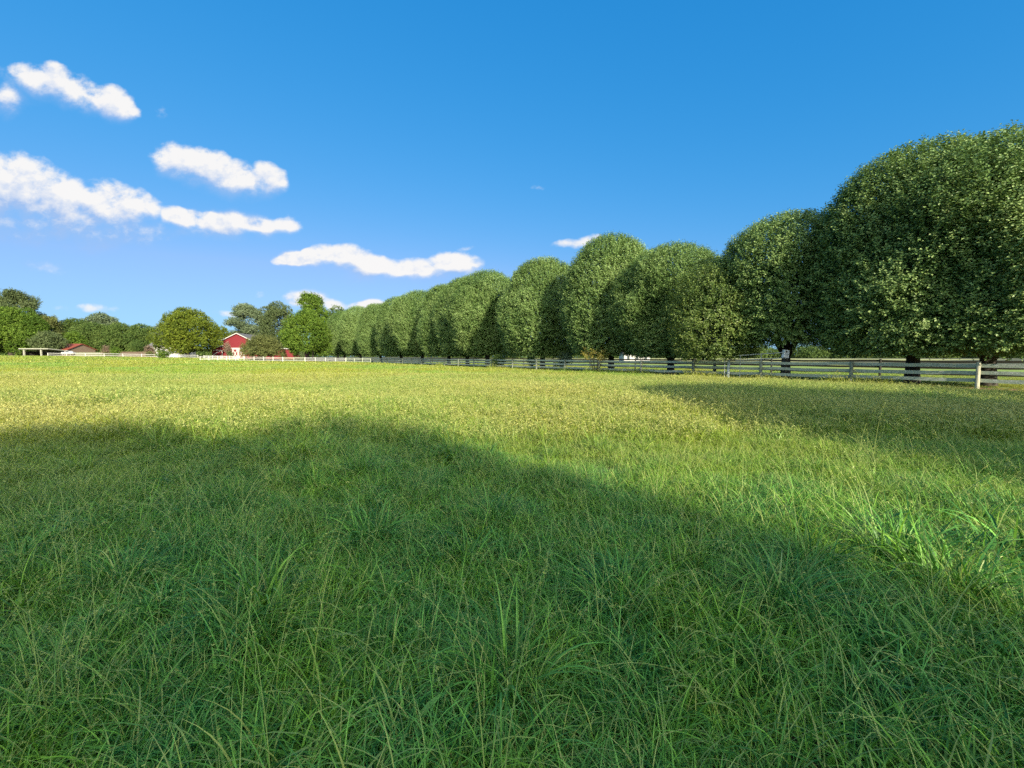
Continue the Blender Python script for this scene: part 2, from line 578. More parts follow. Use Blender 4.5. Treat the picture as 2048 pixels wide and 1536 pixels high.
def sstep(a, b, x):
    t = np.clip((x - a) / (b - a), 0, 1)
    return t * t * (3 - 2 * t)


def hgt(x, y):
    x = np.asarray(x, float); y = np.asarray(y, float)
    rise = 1.5 * sstep(20, 150, -x) * sstep(20, 110, y)
    bump = .035 * np.sin(x * .55 + 1.3) * np.sin(y * .47 + .4) + .03 * np.sin(x * 1.3 + y * .9) * np.cos(y * 1.1)
    return rise + bump * sstep(70, 30, np.hypot(x, y)) * sstep(.3, 2, np.hypot(x, y)) * sstep(-2, -9, -0 * x + fence_side(x, y))


# the paddock fence: straight line through X = FX0 at Y=0, vanishing towards photo x = 450
FX0 = 34.2
FS = (450 - 1024) / F          # dX/dY along the fence
FDIR = Vector((FS, 1, 0)).normalized()
FNRM = Vector((FDIR.y, -FDIR.x, 0))     # away from the paddock


def fence_side(x, y):
    """signed distance to the fence line, negative inside the paddock"""
    return (x - FX0) * FNRM.x + y * FNRM.y


def fence_pt(px):
    d = F * FX0 / (px - 450.0)
    return Vector((FX0 + FS * d, d, 0))


def axis(a, b, near, n):
    """spacing that grows away from zero"""
    t = np.linspace(-1, 1, n)
    s = np.sinh(t * 5.0) / np.sinh(5.0)
    return np.where(s < 0, -a * -s, b * s) if True else s


gxs = np.unique(np.concatenate([axis(-3200, 3200, 1, 161) * 1.0, np.linspace(-40, 40, 81)]))
t = np.linspace(-1, 1, 161)
s = np.sinh(t * 5) / np.sinh(5)
gxs = np.unique(np.round(np.concatenate([3200 * s, np.linspace(-40, 40, 81)]), 3))
gys = np.unique(np.round(np.concatenate([3200 * s, np.linspace(-10, 60, 71)]), 3))
GX, GY = np.meshgrid(gxs, gys)
GZ = hgt(GX, GY)
nx, ny = len(gxs), len(gys)
idx = np.arange(nx * ny).reshape(ny, nx)
gf = np.stack([idx[:-1, :-1], idx[:-1, 1:], idx[1:, 1:], idx[1:, :-1]], -1).reshape(-1, 4)
M['ground'] = noise_mat("field_ground", (.022, .032, .010), (.055, .066, .018), 1.6, .95, c3=(.09, .085, .025), scale3=.06, t3=(.45, .62), space='World')
ground = link_mesh("ground", np_mesh("ground", np.stack([GX.ravel(), GY.ravel(), GZ.ravel()], 1), gf, smooth=True), M['ground'])
tag(ground, kind="structure")


def strip(name, s0, s1, y0, y1, z, mat, n=60, wob=0.0, seed=0):
    """flat strip parallel to the fence between signed distances s0, s1"""
    rng = np.random.default_rng(seed)
    v, f = [], []
    for i in range(n + 1):
        y = y0 + (y1 - y0) * i / n
        b = Vector((FX0 + FS * y, y, 0))
        for sd_ in (s0, s1):
            p = b + FNRM * (sd_ + rng.normal() * wob)
            v.append((p.x, p.y, z))
    for i in range(n):
        f.append((2 * i, 2 * i + 1, 2 * i + 3, 2 * i + 2))
    return tag(link_mesh(name, np_mesh(name, np.array(v), np.array(f)), mat), kind="structure")


M['lawn'] = noise_mat("mown_lawn", (.11, .19, .016), (.22, .29, .030), 2.2, .95, c3=(.27, .27, .05), scale3=.12, t3=(.5, .68), space='World')
M['mulch'] = noise_mat("leaf_mulch", (.20, .095, .045), (.40, .22, .12), 9, .95, c3=(.10, .14, .03), scale3=1.2, t3=(.55, .66), space='World')
M['gravel'] = noise_mat("gravel_drive", (.26, .25, .23), (.38, .36, .33), 8, .95, space='World')
M['hay'] = noise_mat("cut_hayfield", (.25, .26, .075), (.35, .34, .13), .8, .95, space='World')
strip("lawn", .35, 90, -30, 330, .004, M['lawn'])
strip("mulch_bed", .15, 2.3, -20, 27.5, .010, M['mulch'], wob=.12)
strip("hayfield", 95, 420, 60, 900, .008, M['hay'])

# ------------------------------------------------------------------ foliage


def unit(a):
    return a / np.maximum(np.linalg.norm(a, axis=-1, keepdims=True), 1e-9)


def sphere_noise(rng, freq, n=7):
    k = rng.normal(size=(n, 3)) * freq
    ph = rng.uniform(0, 6.28, n)
    def fn(d):
        return np.sin(d @ k.T + ph).mean(-1) * 1.5
    return fn


def leaf_mesh(name, pos, direc, nrm, length, width, tint):
    """one folded four-vertex leaf per row"""
    direc = unit(direc)
    side = unit(np.cross(direc, nrm))
    up = np.cross(side, direc)
    n = len(pos)
    l = length[:, None]; w = width[:, None]
    v = np.empty((n, 4, 3), np.float32)
    v[:, 0] = pos
    v[:, 1] = pos + direc * l * .45 + side * w * .5 + up * w * .18
    v[:, 2] = pos + direc * l - up * l * .06
    v[:, 3] = pos + direc * l * .45 - side * w * .5 + up * w * .18
    b = np.arange(n)[:, None] * 4
    f = np.concatenate([b + np.array([[0, 1, 2]]), b + np.array([[0, 2, 3]])], 0)
    return np_mesh(name, v.reshape(-1, 3), f, {"tint": np.repeat(tint, 4)})


def shoots_to_leaves(rng, P, D, OUT, slen, nl, leaf, tint_s, spread=.9):
    """leaves strung along short shoots"""
    n = len(P)
    s = (np.arange(nl)[None, :] + rng.uniform(0, 1, (n, nl))) / nl
    pos = P[:, None, :] + D[:, None, :] * (s * slen[:, None])[..., None]
    rad = rng.normal(size=(n, nl, 3))
    rad = unit(rad - D[:, None, :] * (rad * D[:, None, :]).sum(-1, keepdims=True))
    pos = pos + rad * .03
    direc = rad * spread + D[:, None, :] * .55 + np.array([0, 0, -.22]) + rng.normal(size=rad.shape) * .25
    nrm = OUT[:, None, :] * .95 + np.array([0, 0, .5]) + rng.normal(size=rad.shape) * .5
    k = n * nl
    ln = leaf * rng.uniform(.7, 1.25, k)
    tint = np.repeat(tint_s, nl) + rng.normal(size=k) * .16 + (s.reshape(-1) - .5) * .25
    return pos.reshape(-1, 3), direc.reshape(-1, 3), nrm.reshape(-1, 3), ln, ln * rng.uniform(.6, .8, k), np.clip(tint, 0, 1)


def egg_crown(name, seed, mat, H=11.5, RAD=4.6, z0=1.7, nsh=6500, nl=15, leaf=.115, lump=.09, openness=.0, top=.42, slen=(.45, .95)):
    """dense egg-shaped crown of upswept shoots"""
    rng = np.random.default_rng(seed)
    n1, n2 = sphere_noise(rng, 2.4), sphere_noise(rng, 6.0)
    n3 = sphere_noise(rng, 4.0)
    n4 = sphere_noise(rng, 13.0, 12)

    def prof(t):
        low = np.clip(t / top, 0, 1)
        hi = np.clip((t - top) / (1 - top), 0, 1)
        return np.where(t < top, .58 + .42 * np.sqrt(np.clip(1 - (1 - low) ** 2, 0, 1)), np.sqrt(np.clip(1 - hi ** 2.1, 0, 1)))
    tt = rng.uniform(0, 1, nsh * 3)
    keep = rng.uniform(0, 1, nsh * 3) < (prof(tt) * .85 + .15)
    tt = tt[keep][:nsh]
    n = len(tt)
    # a cap of extra shoots for the top, where the profile closes
    ph = rng.uniform(0, 2 * math.pi, n)
    r = prof(tt)
    deep = rng.uniform(0, 1, n)
    layer = np.where(deep < .70, rng.uniform(.86, 1.0, n), np.where(deep < .86, rng.uniform(.62, .86, n), rng.uniform(.20, .62, n)))
    d3 = np.stack([r * np.cos(ph), r * np.sin(ph), (tt - .45) * 2.0], 1)
    du = unit(d3)
    bough = n4(du)                        # boughs that stand out and the hollows between them
    scale = 1 + lump * n1(du) + lump * .6 * n2(du) + .075 * bough
    rr = RAD * r * scale * layer
    z = z0 + H * (.45 + (tt - .45) * (.88 + .12 * layer) * (1 + .35 * lump * n1(du)))
    P = np.stack([rr * np.cos(ph), rr * np.sin(ph), z], 1)
    OUT = unit(np.stack([np.cos(ph) * r, np.sin(ph) * r, (tt - .40) * 1.5], 1))
    D = unit(OUT * .8 + np.array([0, 0, .62]) + rng.normal(size=(n, 3)) * .34)
    low = tt < .16
    D[low] = unit(OUT[low] * np.array([1, 1, .3]) + rng.normal(size=(low.sum(), 3)) * .35 + np.array([0, 0, -.1]))
    sl = rng.uniform(slen[0], slen[1], n)
    sl = np.where((rng.uniform(0, 1, n) < .07) & (layer > .9), sl * 1.4, sl)
    tint = .42 + .18 * n3(du) + .16 * bough + rng.normal(size=n) * .10 + (layer > .95) * .08
    if openness > 0:
        keep = rng.uniform(0, 1, n) > openness * ((n2(du * 1.6) > .1) & (tt < .62) | (n2(du * 1.6) > .5))
        P, D, OUT, sl, tint = P[keep], D[keep], OUT[keep], sl[keep], tint[keep]
    P = P - D * (sl * .55)[:, None]
    return leaf_mesh(name, *shoots_to_leaves(rng, P, D, OUT, sl, nl, leaf, tint))


def lobed_crown(name, seed, lobes, leaf, per, layer=(.72, 1.0), nl=7, slen=.8, droop=0.0, rough=.22):
    """crown of overlapping leafy lobes; lobes: (x, y, z, rx, rz)"""
    rng = np.random.default_rng(seed)
    A = [[], [], [], [], [], []]
    for (x, y, z, rx, rz) in lobes:
        nn = max(12, int(per * rx * (rx + rz) / 2))
        du = unit(rng.normal(size=(nn, 3)))
        nz = sphere_noise(rng, 3.0)
        nz2 = sphere_noise(rng, 7.0)
        sc = (1 + rough * nz(du) + rough * .5 * nz2(du)) * rng.uniform(layer[0], layer[1], nn)
        P = np.array([x, y, z]) + du * sc[:, None] * np.array([rx, rx, rz])
        D = unit(du + np.array([0, 0, .35 - droop]) + rng.normal(size=(nn, 3)) * .45)
        sl = rng.uniform(.6, 1.2, nn) * slen
        tint = .45 + rng.normal() * .10 + .18 * nz2(du) + rng.normal(size=nn) * .10
        r = shoots_to_leaves(rng, P - D * (sl * .5)[:, None], D, du, sl, nl, leaf, tint)
        for a, b in zip(A, r):
            a.append(b)
    A = [np.concatenate(a) for a in A]
    return leaf_mesh(name, *A)


def trunk_mesh(name, seed, r0, h_fork, H, RAD, limbs, spread=.62, lean=0.0, sub=2):
    rng = random.Random(seed)
    mb = MB()
    mb.tube([(0, 0, -.3), (0, 0, .15), (lean * .3, 0, h_fork * .5), (lean, 0, h_fork), (lean * 1.2, .05, h_fork + (H - h_fork) * .45), (lean, 0, H * .88)],
            [r0 * 1.5, r0 * 1.12, r0 * .95, r0 * .85, r0 * .35, r0 * .05], 9)
    for i in range(limbs):
        a = 2 * math.pi * (i + rng.uniform(-.3, .3)) / limbs
        zs = h_fork * rng.uniform(.85, 1.0) + (H - h_fork) * .25 * (i % 3) / 3
        ze = h_fork + (H - h_fork) * rng.uniform(.35, .85)
        re = RAD * spread * rng.uniform(.75, 1.15) * (1.15 - .5 * (ze - h_fork) / (H - h_fork))
        c, s_ = math.cos(a), math.sin(a)
        rr = r0 * rng.uniform(.36, .55)
        p0 = Vector((lean + c * r0 * .3, s_ * r0 * .3, zs))
        p3 = Vector((c * re, s_ * re, ze))
        p1 = p0.lerp(p3, .33) + Vector((c * re * .10, s_ * re * .10, -.04 * (ze - zs)))
        p2 = p0.lerp(p3, .68) + Vector((c * re * .05, s_ * re * .05, 0))
        mb.tube([p0, p1, p2, p3], [rr, rr * .75, rr * .5, rr * .15], 6)
        for k in range(sub):
            q = p1.lerp(p3, rng.uniform(.1, .7))
            aa = a + rng.uniform(-.9, .9)
            e = q + Vector((math.cos(aa) * RAD * .35, math.sin(aa) * RAD * .35, (H - h_fork) * rng.uniform(.05, .22)))
            mb.tube([q, q.lerp(e, .5) + Vector((0, 0, .1)), e], [rr * .4, rr * .28, rr * .06], 5)
    return mb.mesh(name, smooth=True)


# ---- the pear trees of the row: three crowns shared by the copies
PEAR_H, PEAR_R = 13.5, 4.6
pear_crowns, pear_trunks = [], []
for i in range(3):
    pear_crowns.append(egg_crown("crown", 11 + i, M['pear'], H=PEAR_H - 1.7, RAD=PEAR_R, z0=1.7, nsh=18500, nl=18, leaf=.104, lump=(.14, .17, .12)[i], slen=(.5, 1.15), top=(.45, .50, .42)[i]))
    pear_trunks.append(trunk_mesh("trunk", 31 + i, .30, 1.7, PEAR_H * .9, PEAR_R, 11, spread=.72))
shade_crown = egg_crown("crown", 61, M['pear'], H=PEAR_H - 1.7, RAD=PEAR_R, z0=1.7, nsh=9000, nl=15, leaf=.13, lump=.2, openness=.8, slen=(.6, 1.7))
airy_crown = egg_crown("crown", 71, M['pear'], H=9.4, RAD=4.6, z0=2.5, nsh=13500, nl=16, leaf=.115, lump=.12, openness=.4, top=.5)


def tree(name, crown, trunk, cm, tm, loc, rz, scale, label, cat="tree", group=None):
    r = empty(name, loc, rz, scale)
    tag(r, label, cat, group)
    link_mesh("trunk", trunk, tm, r)
    link_mesh("crown", crown, cm, r)
    return r


RX0 = 38.4
GROUP_ROW = "pear trees in the row behind the paddock fence"


def row_pt(px):
    d = F * RX0 / (px - 450.0)
    return RX0 + FS * d, d


row = [
    # px trunk, py top, radius m, crown variant, label
    (1975, 268, 5.4, 1, "tallest broadest pear tree, reaching the right edge behind the pale fence post"),
    (1825, 284, 5.2, 0, "round pear tree standing just left of the tallest one at the right"),
    (1571, 424, 4.6, 3, "pear tree with dark limbs and sky gaps behind the tilted white box"),
    (1341, 487, 4.8, 1, "pear tree with a wide black fan of limbs, left of the young tree"),
    (1222, 467, 4.95, 0, "tall full pear tree whose dome stands behind the yellowing sapling at the fence"),
    (1085, 511, 4.8, 2, "pear tree with a thick dark trunk, half shaded by the tall dome on its right"),
    (975, 540, 4.9, 1, "third pear tree dome left of the tallest lone dome, behind the weed clump"),
    (935, 553, 4.8, 0, "pear tree squeezed between two domes where the fence turns dark"),
    (898, 564, 4.8, 2, "pear tree whose top meets the right end of the long flat cloud"),
    (845, 580, 4.9, 1, "pear tree below the middle of the long flat cloud"),
    (803, 592, 5.0, 0, "fourth pear tree from the far end of the row"),
    (762, 604, 5.0, 2, "third pear tree from the far end of the row, by the dark fence corner"),
    (722, 612, 5.0, 1, "second pear tree from the far end of the row"),
    (690, 622, 5.2, 0, "last pear tree at the far end of the row, beside the bright green tree"),
]
for i, (px, top, rad, var, lab) in enumerate(row):
    x, d = row_pt(px)
    h = zat(top, d)
    g = float(hgt(x, d))
    rz = (i * 2.399) % 6.283
    if i > 4: rad *= 1.09
    if var == 3:
        tree("pear_tree", airy_crown, pear_trunks[1], M['pear'], M['bark'], (x, d, g), rz, (rad / 4.6, rad / 4.6, (h - g) / 12.2), lab, group=GROUP_ROW)
    else:
        tree("pear_tree", pear_crowns[var], pear_trunks[var], M['pear'], M['bark'], (x, d, g), rz, (rad / PEAR_R, rad / PEAR_R, (h - g) / (PEAR_H + .35)), lab, group=GROUP_ROW)

# trees behind the photographer: their shadows lie over the near grass (placed by the tip of the shadow)
tip_list = [
    (-4.2, 9.0, 12.5, 3.8, 4, "tall tree behind the photographer shading the near grass"),
    (-8.9, 8.3, 12.0, 4.8, 3, "tree behind the photographer shading the grass at the left"),
    (-17.0, 8.0, 12.5, 4.8, 2, "farthest left of the trees behind the photographer"),
    (-1.5, 6.5, 12.0, 2.6, 4, "narrower tree behind the photographer shading the grass ahead"),
    (6.0, 19.5, 12.5, 5.6, 0, "tree outside the right edge shading the grass before the fence"),
    (17.0, 18.5, 11.0, 5.0, 4, "outermost tree outside the right edge, shading the grass by the fence post"),
]
for i, (x, y, h, rad, var, lab) in enumerate(tip_list):
    b = Vector((x, y, 0)) - LD * ((h + .2) / math.tan(R(SUN_EL)))
    tree("shade_tree", airy_crown if var == 3 else shade_crown if var == 4 else pear_crowns[var], pear_trunks[min(var, 2)], M['pear'], M['bark'], (b.x, b.y, 0), i * 1.7, (rad / PEAR_R, rad / PEAR_R, h / (12.2 if var == 3 else PEAR_H + .35)), lab, group="trees behind the photographer")

# young tree with pale stem between the fence and the pear row
yx, yd = gx(1430, 31.0), 31.0
ycrown = egg_crown("crown", 91, M['young'], H=7.4, RAD=3.3, z0=1.5, nsh=4200, nl=12, leaf=.12, lump=.13, openness=.3, top=.5)
ytrunk = trunk_mesh("trunk", 92, .12, 1.5, 7.5, 2.5, 7, spread=.6)
tree("young_tree", ycrown, ytrunk, M['young'], M['palebark'], (yx, yd, 0), 0.5, (1, 1, (zat(520, yd)) / 9.2), "young yellowish tree with a thin pale trunk among the dark pear trees", "tree")

# ---- trees and shrubs at the far left


def lobes_round(rng, H, RAD, z0, n, tall=0.0):
    out = []
    hc = (H - z0)
    for i in range(n):
        t = (i + .5) / n
        zc = z0 + hc * (.12 + .76 * t)
        prof = math.sqrt(max(0.05, 1 - ((t - .42) / .62) ** 2))
        a = i * 2.399 + rng.uniform(-.4, .4)
        rr = RAD * prof * rng.uniform(.50, .80)
        lr = RAD * rng.uniform(.22, .34) * (1 - .25 * t)
        out.append((rr * math.cos(a), rr * math.sin(a), zc, lr, lr * rng.uniform(.7, .95)))
    out.append((0, 0, z0 + hc * .45, RAD * .62, hc * .40))
    out.append((0, 0, H - RAD * .34, RAD * .38, RAD * .34))
    return out


def lobes_loose(rng, H, RAD, z0, n):
    out = []
    for i in range(n):
        t = rng.uniform(0, 1)
        zc = z0 + (H - z0) * (.06 + .86 * t)
        a = rng.uniform(0, 6.28)
        rr = RAD * math.sqrt(max(.05, 1 - ((t - .40) / .68) ** 2)) * math.sqrt(rng.uniform(.05, .8))
        lr = RAD * rng.uniform(.20, .34)
        out.append((rr * math.cos(a), rr * math.sin(a), zc, lr, lr * rng.uniform(.6, .95)))
    out.append((0, 0, z0 + (H - z0) * .4, RAD * .5, (H - z0) * .3))
    for q in range(4):
        out.append((RAD * .32 * math.cos(q * 1.7), RAD * .32 * math.sin(q * 1.7), H - RAD * (.30 + .07 * q), RAD * .28, RAD * .26))
    return out


far_trees = [
    # px, top, half width px, depth, style, material, leaf, bottom height, name, label
    (30, 579, 60, 178, 'loose', 'darkleaf', .42, 4.0, "dark_tree", "dull grey green tree rising highest behind the bright tree at the left edge"),
    (22, 614, 92, 150, 'round', 'bright', .36, 1.6, "leafy_tree", "bright green broad tree over the open shed at the left edge"),
    (104, 629, 24, 156, 'loose', 'brownleaf', .34, 2.0, "bronze_tree", "dark bronze tree leaning out right of the bright tree by the shed"),
    (96, 662, 34, 148, 'round', 'darkleaf', .34, 1.5, "dark_tree", "low dark tree hanging over the red roofed building"),
    (152, 636, 50, 205, 'round', 'midgreen', .40, 2.0, "leafy_tree", "mid green tree behind the small bright maple"),
    (204, 624, 52, 215, 'round', 'greyleaf', .42, 2.0, "leafy_tree", "pale topped tallest tree in the middle of the left wood"),
    (188, 645, 46, 190, 'round', 'midgreen', .38, 1.5, "leafy_tree", "darker green tree in front of the pale topped tree"),
    (242, 645, 44, 188, 'round', 'midgreen', .38, 1.0, "leafy_tree", "green tree above the small bright shrub by the white fence"),
    (284, 648, 44, 190, 'round', 'midgreen', .38, 1.0, "leafy_tree", "green tree just left of the grey roof"),
    (330, 646, 36, 195, 'round', 'greyleaf', .38, 1.5, "leafy_tree", "grey green tree rising behind the grey roofed house"),
    (148, 662, 27, 160, 'round', 'bright', .32, 1.2, "maple_tree", "small bright green maple behind the white truck"),
    (376, 616, 67, 140, 'round', 'oak', .34, 1.6, "oak_tree", "big round olive oak between the grey roof and the red barn"),
    (445, 652, 22, 172, 'round', 'oak', .34, 1.6, "leafy_tree", "olive tree peeping out between the big round oak and the barn"),
    (498, 606, 42, 188, 'loose', 'greyleaf', .40, 4.0, "airy_tree", "airy silvery tree with sky showing through behind the barn"),
    (558, 602, 44, 172, 'round', 'darkleaf', .38, 2.0, "leafy_tree", "dull olive tree right of the airy silvery tree"),
    (616, 618, 56, 118, 'round', 'bright', .30, 1.4, "leafy_tree", "bright green tree with low boughs right of the barn"),
    (626, 584, 32, 150, 'loose', 'bright', .36, 9.0, "tall_tree", "tall green tree top standing above the bright tree against the cloud"),
    (676, 612, 38, 160, 'round', 'midgreen', .36, 2.0, "leafy_tree", "mid green tree behind the far end of the pear row"),
    (529, 671, 39, 122, 'round', 'brownleaf', .26, 1.0, "crabapple_tree", "low spreading bronze crabapple in front of the red barn"),
]
for i, (px, top, hw, d, style, mt, leaf, zb, nm, lab) in enumerate(far_trees):
    rng = random.Random(200 + i)
    x = gx(px, d)
    g = float(hgt(x, d))
    H = zat(top, d) - g
    ct = math.cos(math.atan((px - 1024) / F))
    RAD = hw * d / F * (.45 + .55 * ct)
    if style == 'round':
        lob = lobes_round(rng, H, RAD, zb, 36)
        cr = lobed_crown("crown", 300 + i, lob, leaf, 26 / max(.5, (leaf / .3) ** 1.2) * 1.9, nl=6, slen=.9, layer=(.82, 1.0), rough=.14)
    else:
        lob = lobes_loose(rng, H, RAD, zb, 60)
        cr = lobed_crown("crown", 300 + i, lob, leaf, 40, nl=5, slen=1.0, layer=(.3, 1.0))
    tr = trunk_mesh("trunk", 400 + i, max(.16, RAD * .055), max(1.0, zb * 1.2), H * .85, RAD, 7, spread=.6)
    tree(nm, cr, tr, M[mt], M['palebark'] if 'airy' in nm else M['bark'], (x, d, g), rng.uniform(0, 6), (1, 1, 1), lab, group="trees round the farm beyond the white fence")

shrubs = [
    (493, 676, 15, 140, 'brownleaf', "thin bronze shrub growing up against the right side of the barn gable", "shrub"),
    (214, 689, 10, 135, 'pinkleaf', "faded pinkish shrub behind the white fence, left of the bright shrub", "shrub"),
    (234, 692, 14, 132, 'bright', "small bright green shrub right behind the white fence", "shrub"),
    (298, 687, 13, 140, 'pinkleaf', "faded pinkish shrub in front of the grey roofed house", "shrub"),
    (302, 702, 12, 128, 'brownleaf', "low dark bronze bush at the foot of the faded shrub", "bush"),
    (213, 704, 8, 128, 'brownleaf', "low dark bronze bush beside the bright shrub", "bush"),
    (275, 680, 22, 165, 'midgreen', "rounded olive bush left of the grey roof", "bush"),
    (456, 681, 11, 136, 'pinkleaf', "faded pinkish shrub against the red barn wall", "shrub"),
    (459, 698, 8, 132, 'darkleaf', "small dark bush by the barn doors", "bush"),
    (566, 697, 10, 118, 'brownleaf', "brownish bush at the end of the white board fence", "bush"),
    (604, 703, 9, 112, 'darkleaf', "small dark bush between two stretches of white fence", "bush"),
    (330, 700, 16, 112, 'bright', "weedy green bush growing over the white fence", "bush"),
    (1001, 704, 22, 55, 'young', "yellow green weed clump growing over the paddock fence", "bush"),
    (1065, 706, 14, 58, 'young', "pale green weeds behind the fence beside the thick dark trunk", "bush"),
    (1128, 705, 24, 47, 'greyleaf', "pale grey green weeds behind the fence left of the yellowing sapling", "bush"),
]
for i, (px, top, hw, d, mt, lab, cat) in enumerate(shrubs):
    rng = random.Random(500 + i)
    x = gx(px, d); g = float(hgt(x, d))
    H = max(.9, zat(top, d) - g)
    RAD = hw * d / F * .8
    lob = [(rng.uniform(-.5, .5) * RAD, rng.uniform(-.5, .5) * RAD, H * rng.uniform(.35, .75), RAD * rng.uniform(.4, .6), H * rng.uniform(.22, .32)) for _ in range(7)]
    cr = lobed_crown("foliage", 520 + i, lob, .2 if d > 80 else .12, 90 if d > 80 else 260, nl=5, slen=.5, layer=(.5, 1.0))
    st = MB()
    for k in range(4):
        a = k * 1.6
        st.tube([(0, 0, -.1), (math.cos(a) * RAD * .2, math.sin(a) * RAD * .2, H * .35), (math.cos(a) * RAD * .4, math.sin(a) * RAD * .4, H * .7)], [.05, .035, .01], 5)
    r = empty("leafy_shrub", (x, d, g))
    tag(r, lab, cat, "shrubs and bushes along the fences")
    link_mesh("foliage", cr, M[mt], r)
    st.build("stems", M['bark'], r)

# yellowing sapling at the fence
p = fence_pt(1197)
p = p - FNRM * .35
sp = empty("fence_sapling", (p.x, p.y, 0))
tag(sp, "yellowing sapling with drooping leaves growing against the paddock fence", "sapling")
rng = np.random.default_rng(77)
st = MB(); PP = []; DD = []
for k in range(9):
    a = k * 2.4
    e = Vector((math.cos(a) * rng.uniform(.4, 1.15), math.sin(a) * rng.uniform(.4, 1.15), rng.uniform(1.5, 2.7)))
    b = Vector((math.cos(a) * .1, math.sin(a) * .1, -.1))
    m_ = b.lerp(e, .55) + Vector((0, 0, .25))
    st.tube([b, m_, e], [.028, .02, .008], 5)
    for q in range(16):
        t_ = rng.uniform(.4, 1)
        c = m_.lerp(e, (t_ - .4) / .6)
        PP.append(tuple(c)); DD.append((math.cos(a) + rng.normal() * .7, math.sin(a) + rng.normal() * .7, .3 + rng.normal() * .3))
PP, DD = np.array(PP), unit(np.array(DD))
cr = leaf_mesh("foliage", *shoots_to_leaves(rng, PP, DD, DD, np.full(len(PP), .35), 7, .12, np.full(len(PP), .5)))
link_mesh("foliage", cr, M['yellowleaf'], sp)
st.build("stems", M['bark'], sp)

# a far wood across the hayfield, one mass
rng = random.Random(900)
lob = []
for i in range(240):
    px = -420 + 2880 * i / 240 + rng.uniform(-8, 8)
    d = rng.uniform(520, 620)
    x = gx(px, d)
    hgt_ = rng.uniform(10, 17) + 3 * math.sin(px * .013)
    lob.append((x, d, float(hgt(x, d)) + hgt_ * .45, rng.uniform(9, 14), hgt_ * .55))
tag(link_mesh("distant_wood", lobed_crown("distant_wood", 901, lob, 1.5, 3.2, nl=4, slen=2.2), M['midgreen']),
    "far green wood glimpsed under the pear trees", "wood", kind="stuff")

# ------------------------------------------------------------------ fences


def wobble_bar(mb, p, q, w, h, rng, segs=6, amp=.02):
    """board with a slight sag and waviness"""
    p, q = Vector(p), Vector(q)
    ax = (q - p).normalized()
    ay = Vector((0, 0, 1)).cross(ax).normalized()
    b = len(mb.v)
    for i in range(segs + 1):
        t_ = i / segs
        c = p.lerp(q, t_) + Vector((0, 0, -.018 * math.sin(math.pi * t_) + rng.uniform(-amp, amp))) + ay * rng.uniform(-amp, amp) * .6
        hh = h * rng.uniform(.94, 1.05)
        for (i_, j_) in ((-.5, -.5), (.5, -.5), (.5, .5), (-.5, .5)):
            mb.v.append(tuple(c + ay * (w * i_) + Vector((0, 0, hh * j_))))
    for i in range(segs):
        for k in range(4):
            a, c = b + i * 4 + k, b + i * 4 + (k + 1) % 4
            mb.f.append((a, c, c + 4, a + 4))
    mb.f.append((b + 3, b + 2, b + 1, b))
    e = b + segs * 4
    mb.f.append((e, e + 1, e + 2, e + 3))


def rail_fence(name, pts, heights, post_h, post_r, rail_w, rail_h, mp, mr, label, seed=0, round_post=True, off=None, special=None, leanamp=.02):
    rng = random.Random(seed)
    r = empty(name, pts[0])
    tag(r, label, "fence")
    o = Vector(pts[0])
    for i, p in enumerate(pts):
        p = Vector(p)
        mb = MB()
        lx, ly = rng.uniform(-leanamp, leanamp), rng.uniform(-leanamp, leanamp)
        hh = post_h * rng.uniform(.97, 1.03)
        if round_post:
            k = post_r * rng.uniform(.9, 1.12)
            mb.tube([(0, 0, -.3), (lx * .4, ly * .4, hh * .4), (lx, ly, hh - .015), (lx, ly, hh)], [k, k * .98, k * .95, k * .82], 12)
        else:
            mb.box((0, 0, hh / 2 - .15), (post_r * 2, post_r * 2, hh + .3), rz=math.atan2(FDIR.y, FDIR.x))
        ob = mb.build("post", (special or {}).get(i, mp), r, smooth=False, loc=p - o)
        if special and i in special:
            ob["label"] = "pale cream round post"
    for i in range(len(pts) - 1):
        p, q = Vector(pts[i]), Vector(pts[i + 1])
        if off is not None:
            sh = off
        else:
            sh = Vector((0, 0, 0))
        ext = (q - p).normalized() * .03
        for h in heights:
            j0, j1 = rng.uniform(-.02, .02), rng.uniform(-.02, .02)
            mb = MB()
            wobble_bar(mb, Vector((0, 0, 0)), (q - p) - ext + Vector((0, 0, j1 - j0)), rail_w, rail_h, rng)
            mb.build("rail", mr, r, loc=p - o + sh + Vector((0, 0, h + j0)))
    return r


posts = []
ts = []
for k in range(-2, 21):
    t_ = .000664 + k * .0001345
    ts.append(450 + 1 / t_)
    posts.append(fence_pt(450 + 1 / t_))
special = {}
for i, px in enumerate(ts):
    if abs(px - 1955) < 12 or abs(px - 1283) < 12 or abs(px - 1201) < 8:
        special[i] = M['palepost']
rail_fence("paddock_fence", posts, (.43, .78, 1.13), 1.25, .088, .04, .165, M['post'], M['rail'],
           "weathered grey green three rail fence with round posts along the right side of the paddock", seed=5, off=FNRM * .11, special=special)
# the gate post beside the gap
gp = fence_pt(1457) - FNRM * .03
MBp = MB().tube([(0, 0, -.3), (.0, .0, .6), (.03, 0, 1.27), (.03, 0, 1.3)], [.1, .095, .09, .075], 12)
tag(MBp.build("gate_post", M['bluepost'], loc=gp), "extra bluish white round post set close in the paddock fence", "post")

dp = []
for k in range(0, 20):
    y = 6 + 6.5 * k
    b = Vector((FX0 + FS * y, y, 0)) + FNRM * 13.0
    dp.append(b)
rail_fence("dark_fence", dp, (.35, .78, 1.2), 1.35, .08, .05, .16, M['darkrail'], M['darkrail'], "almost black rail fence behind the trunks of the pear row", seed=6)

# white fences at the far left


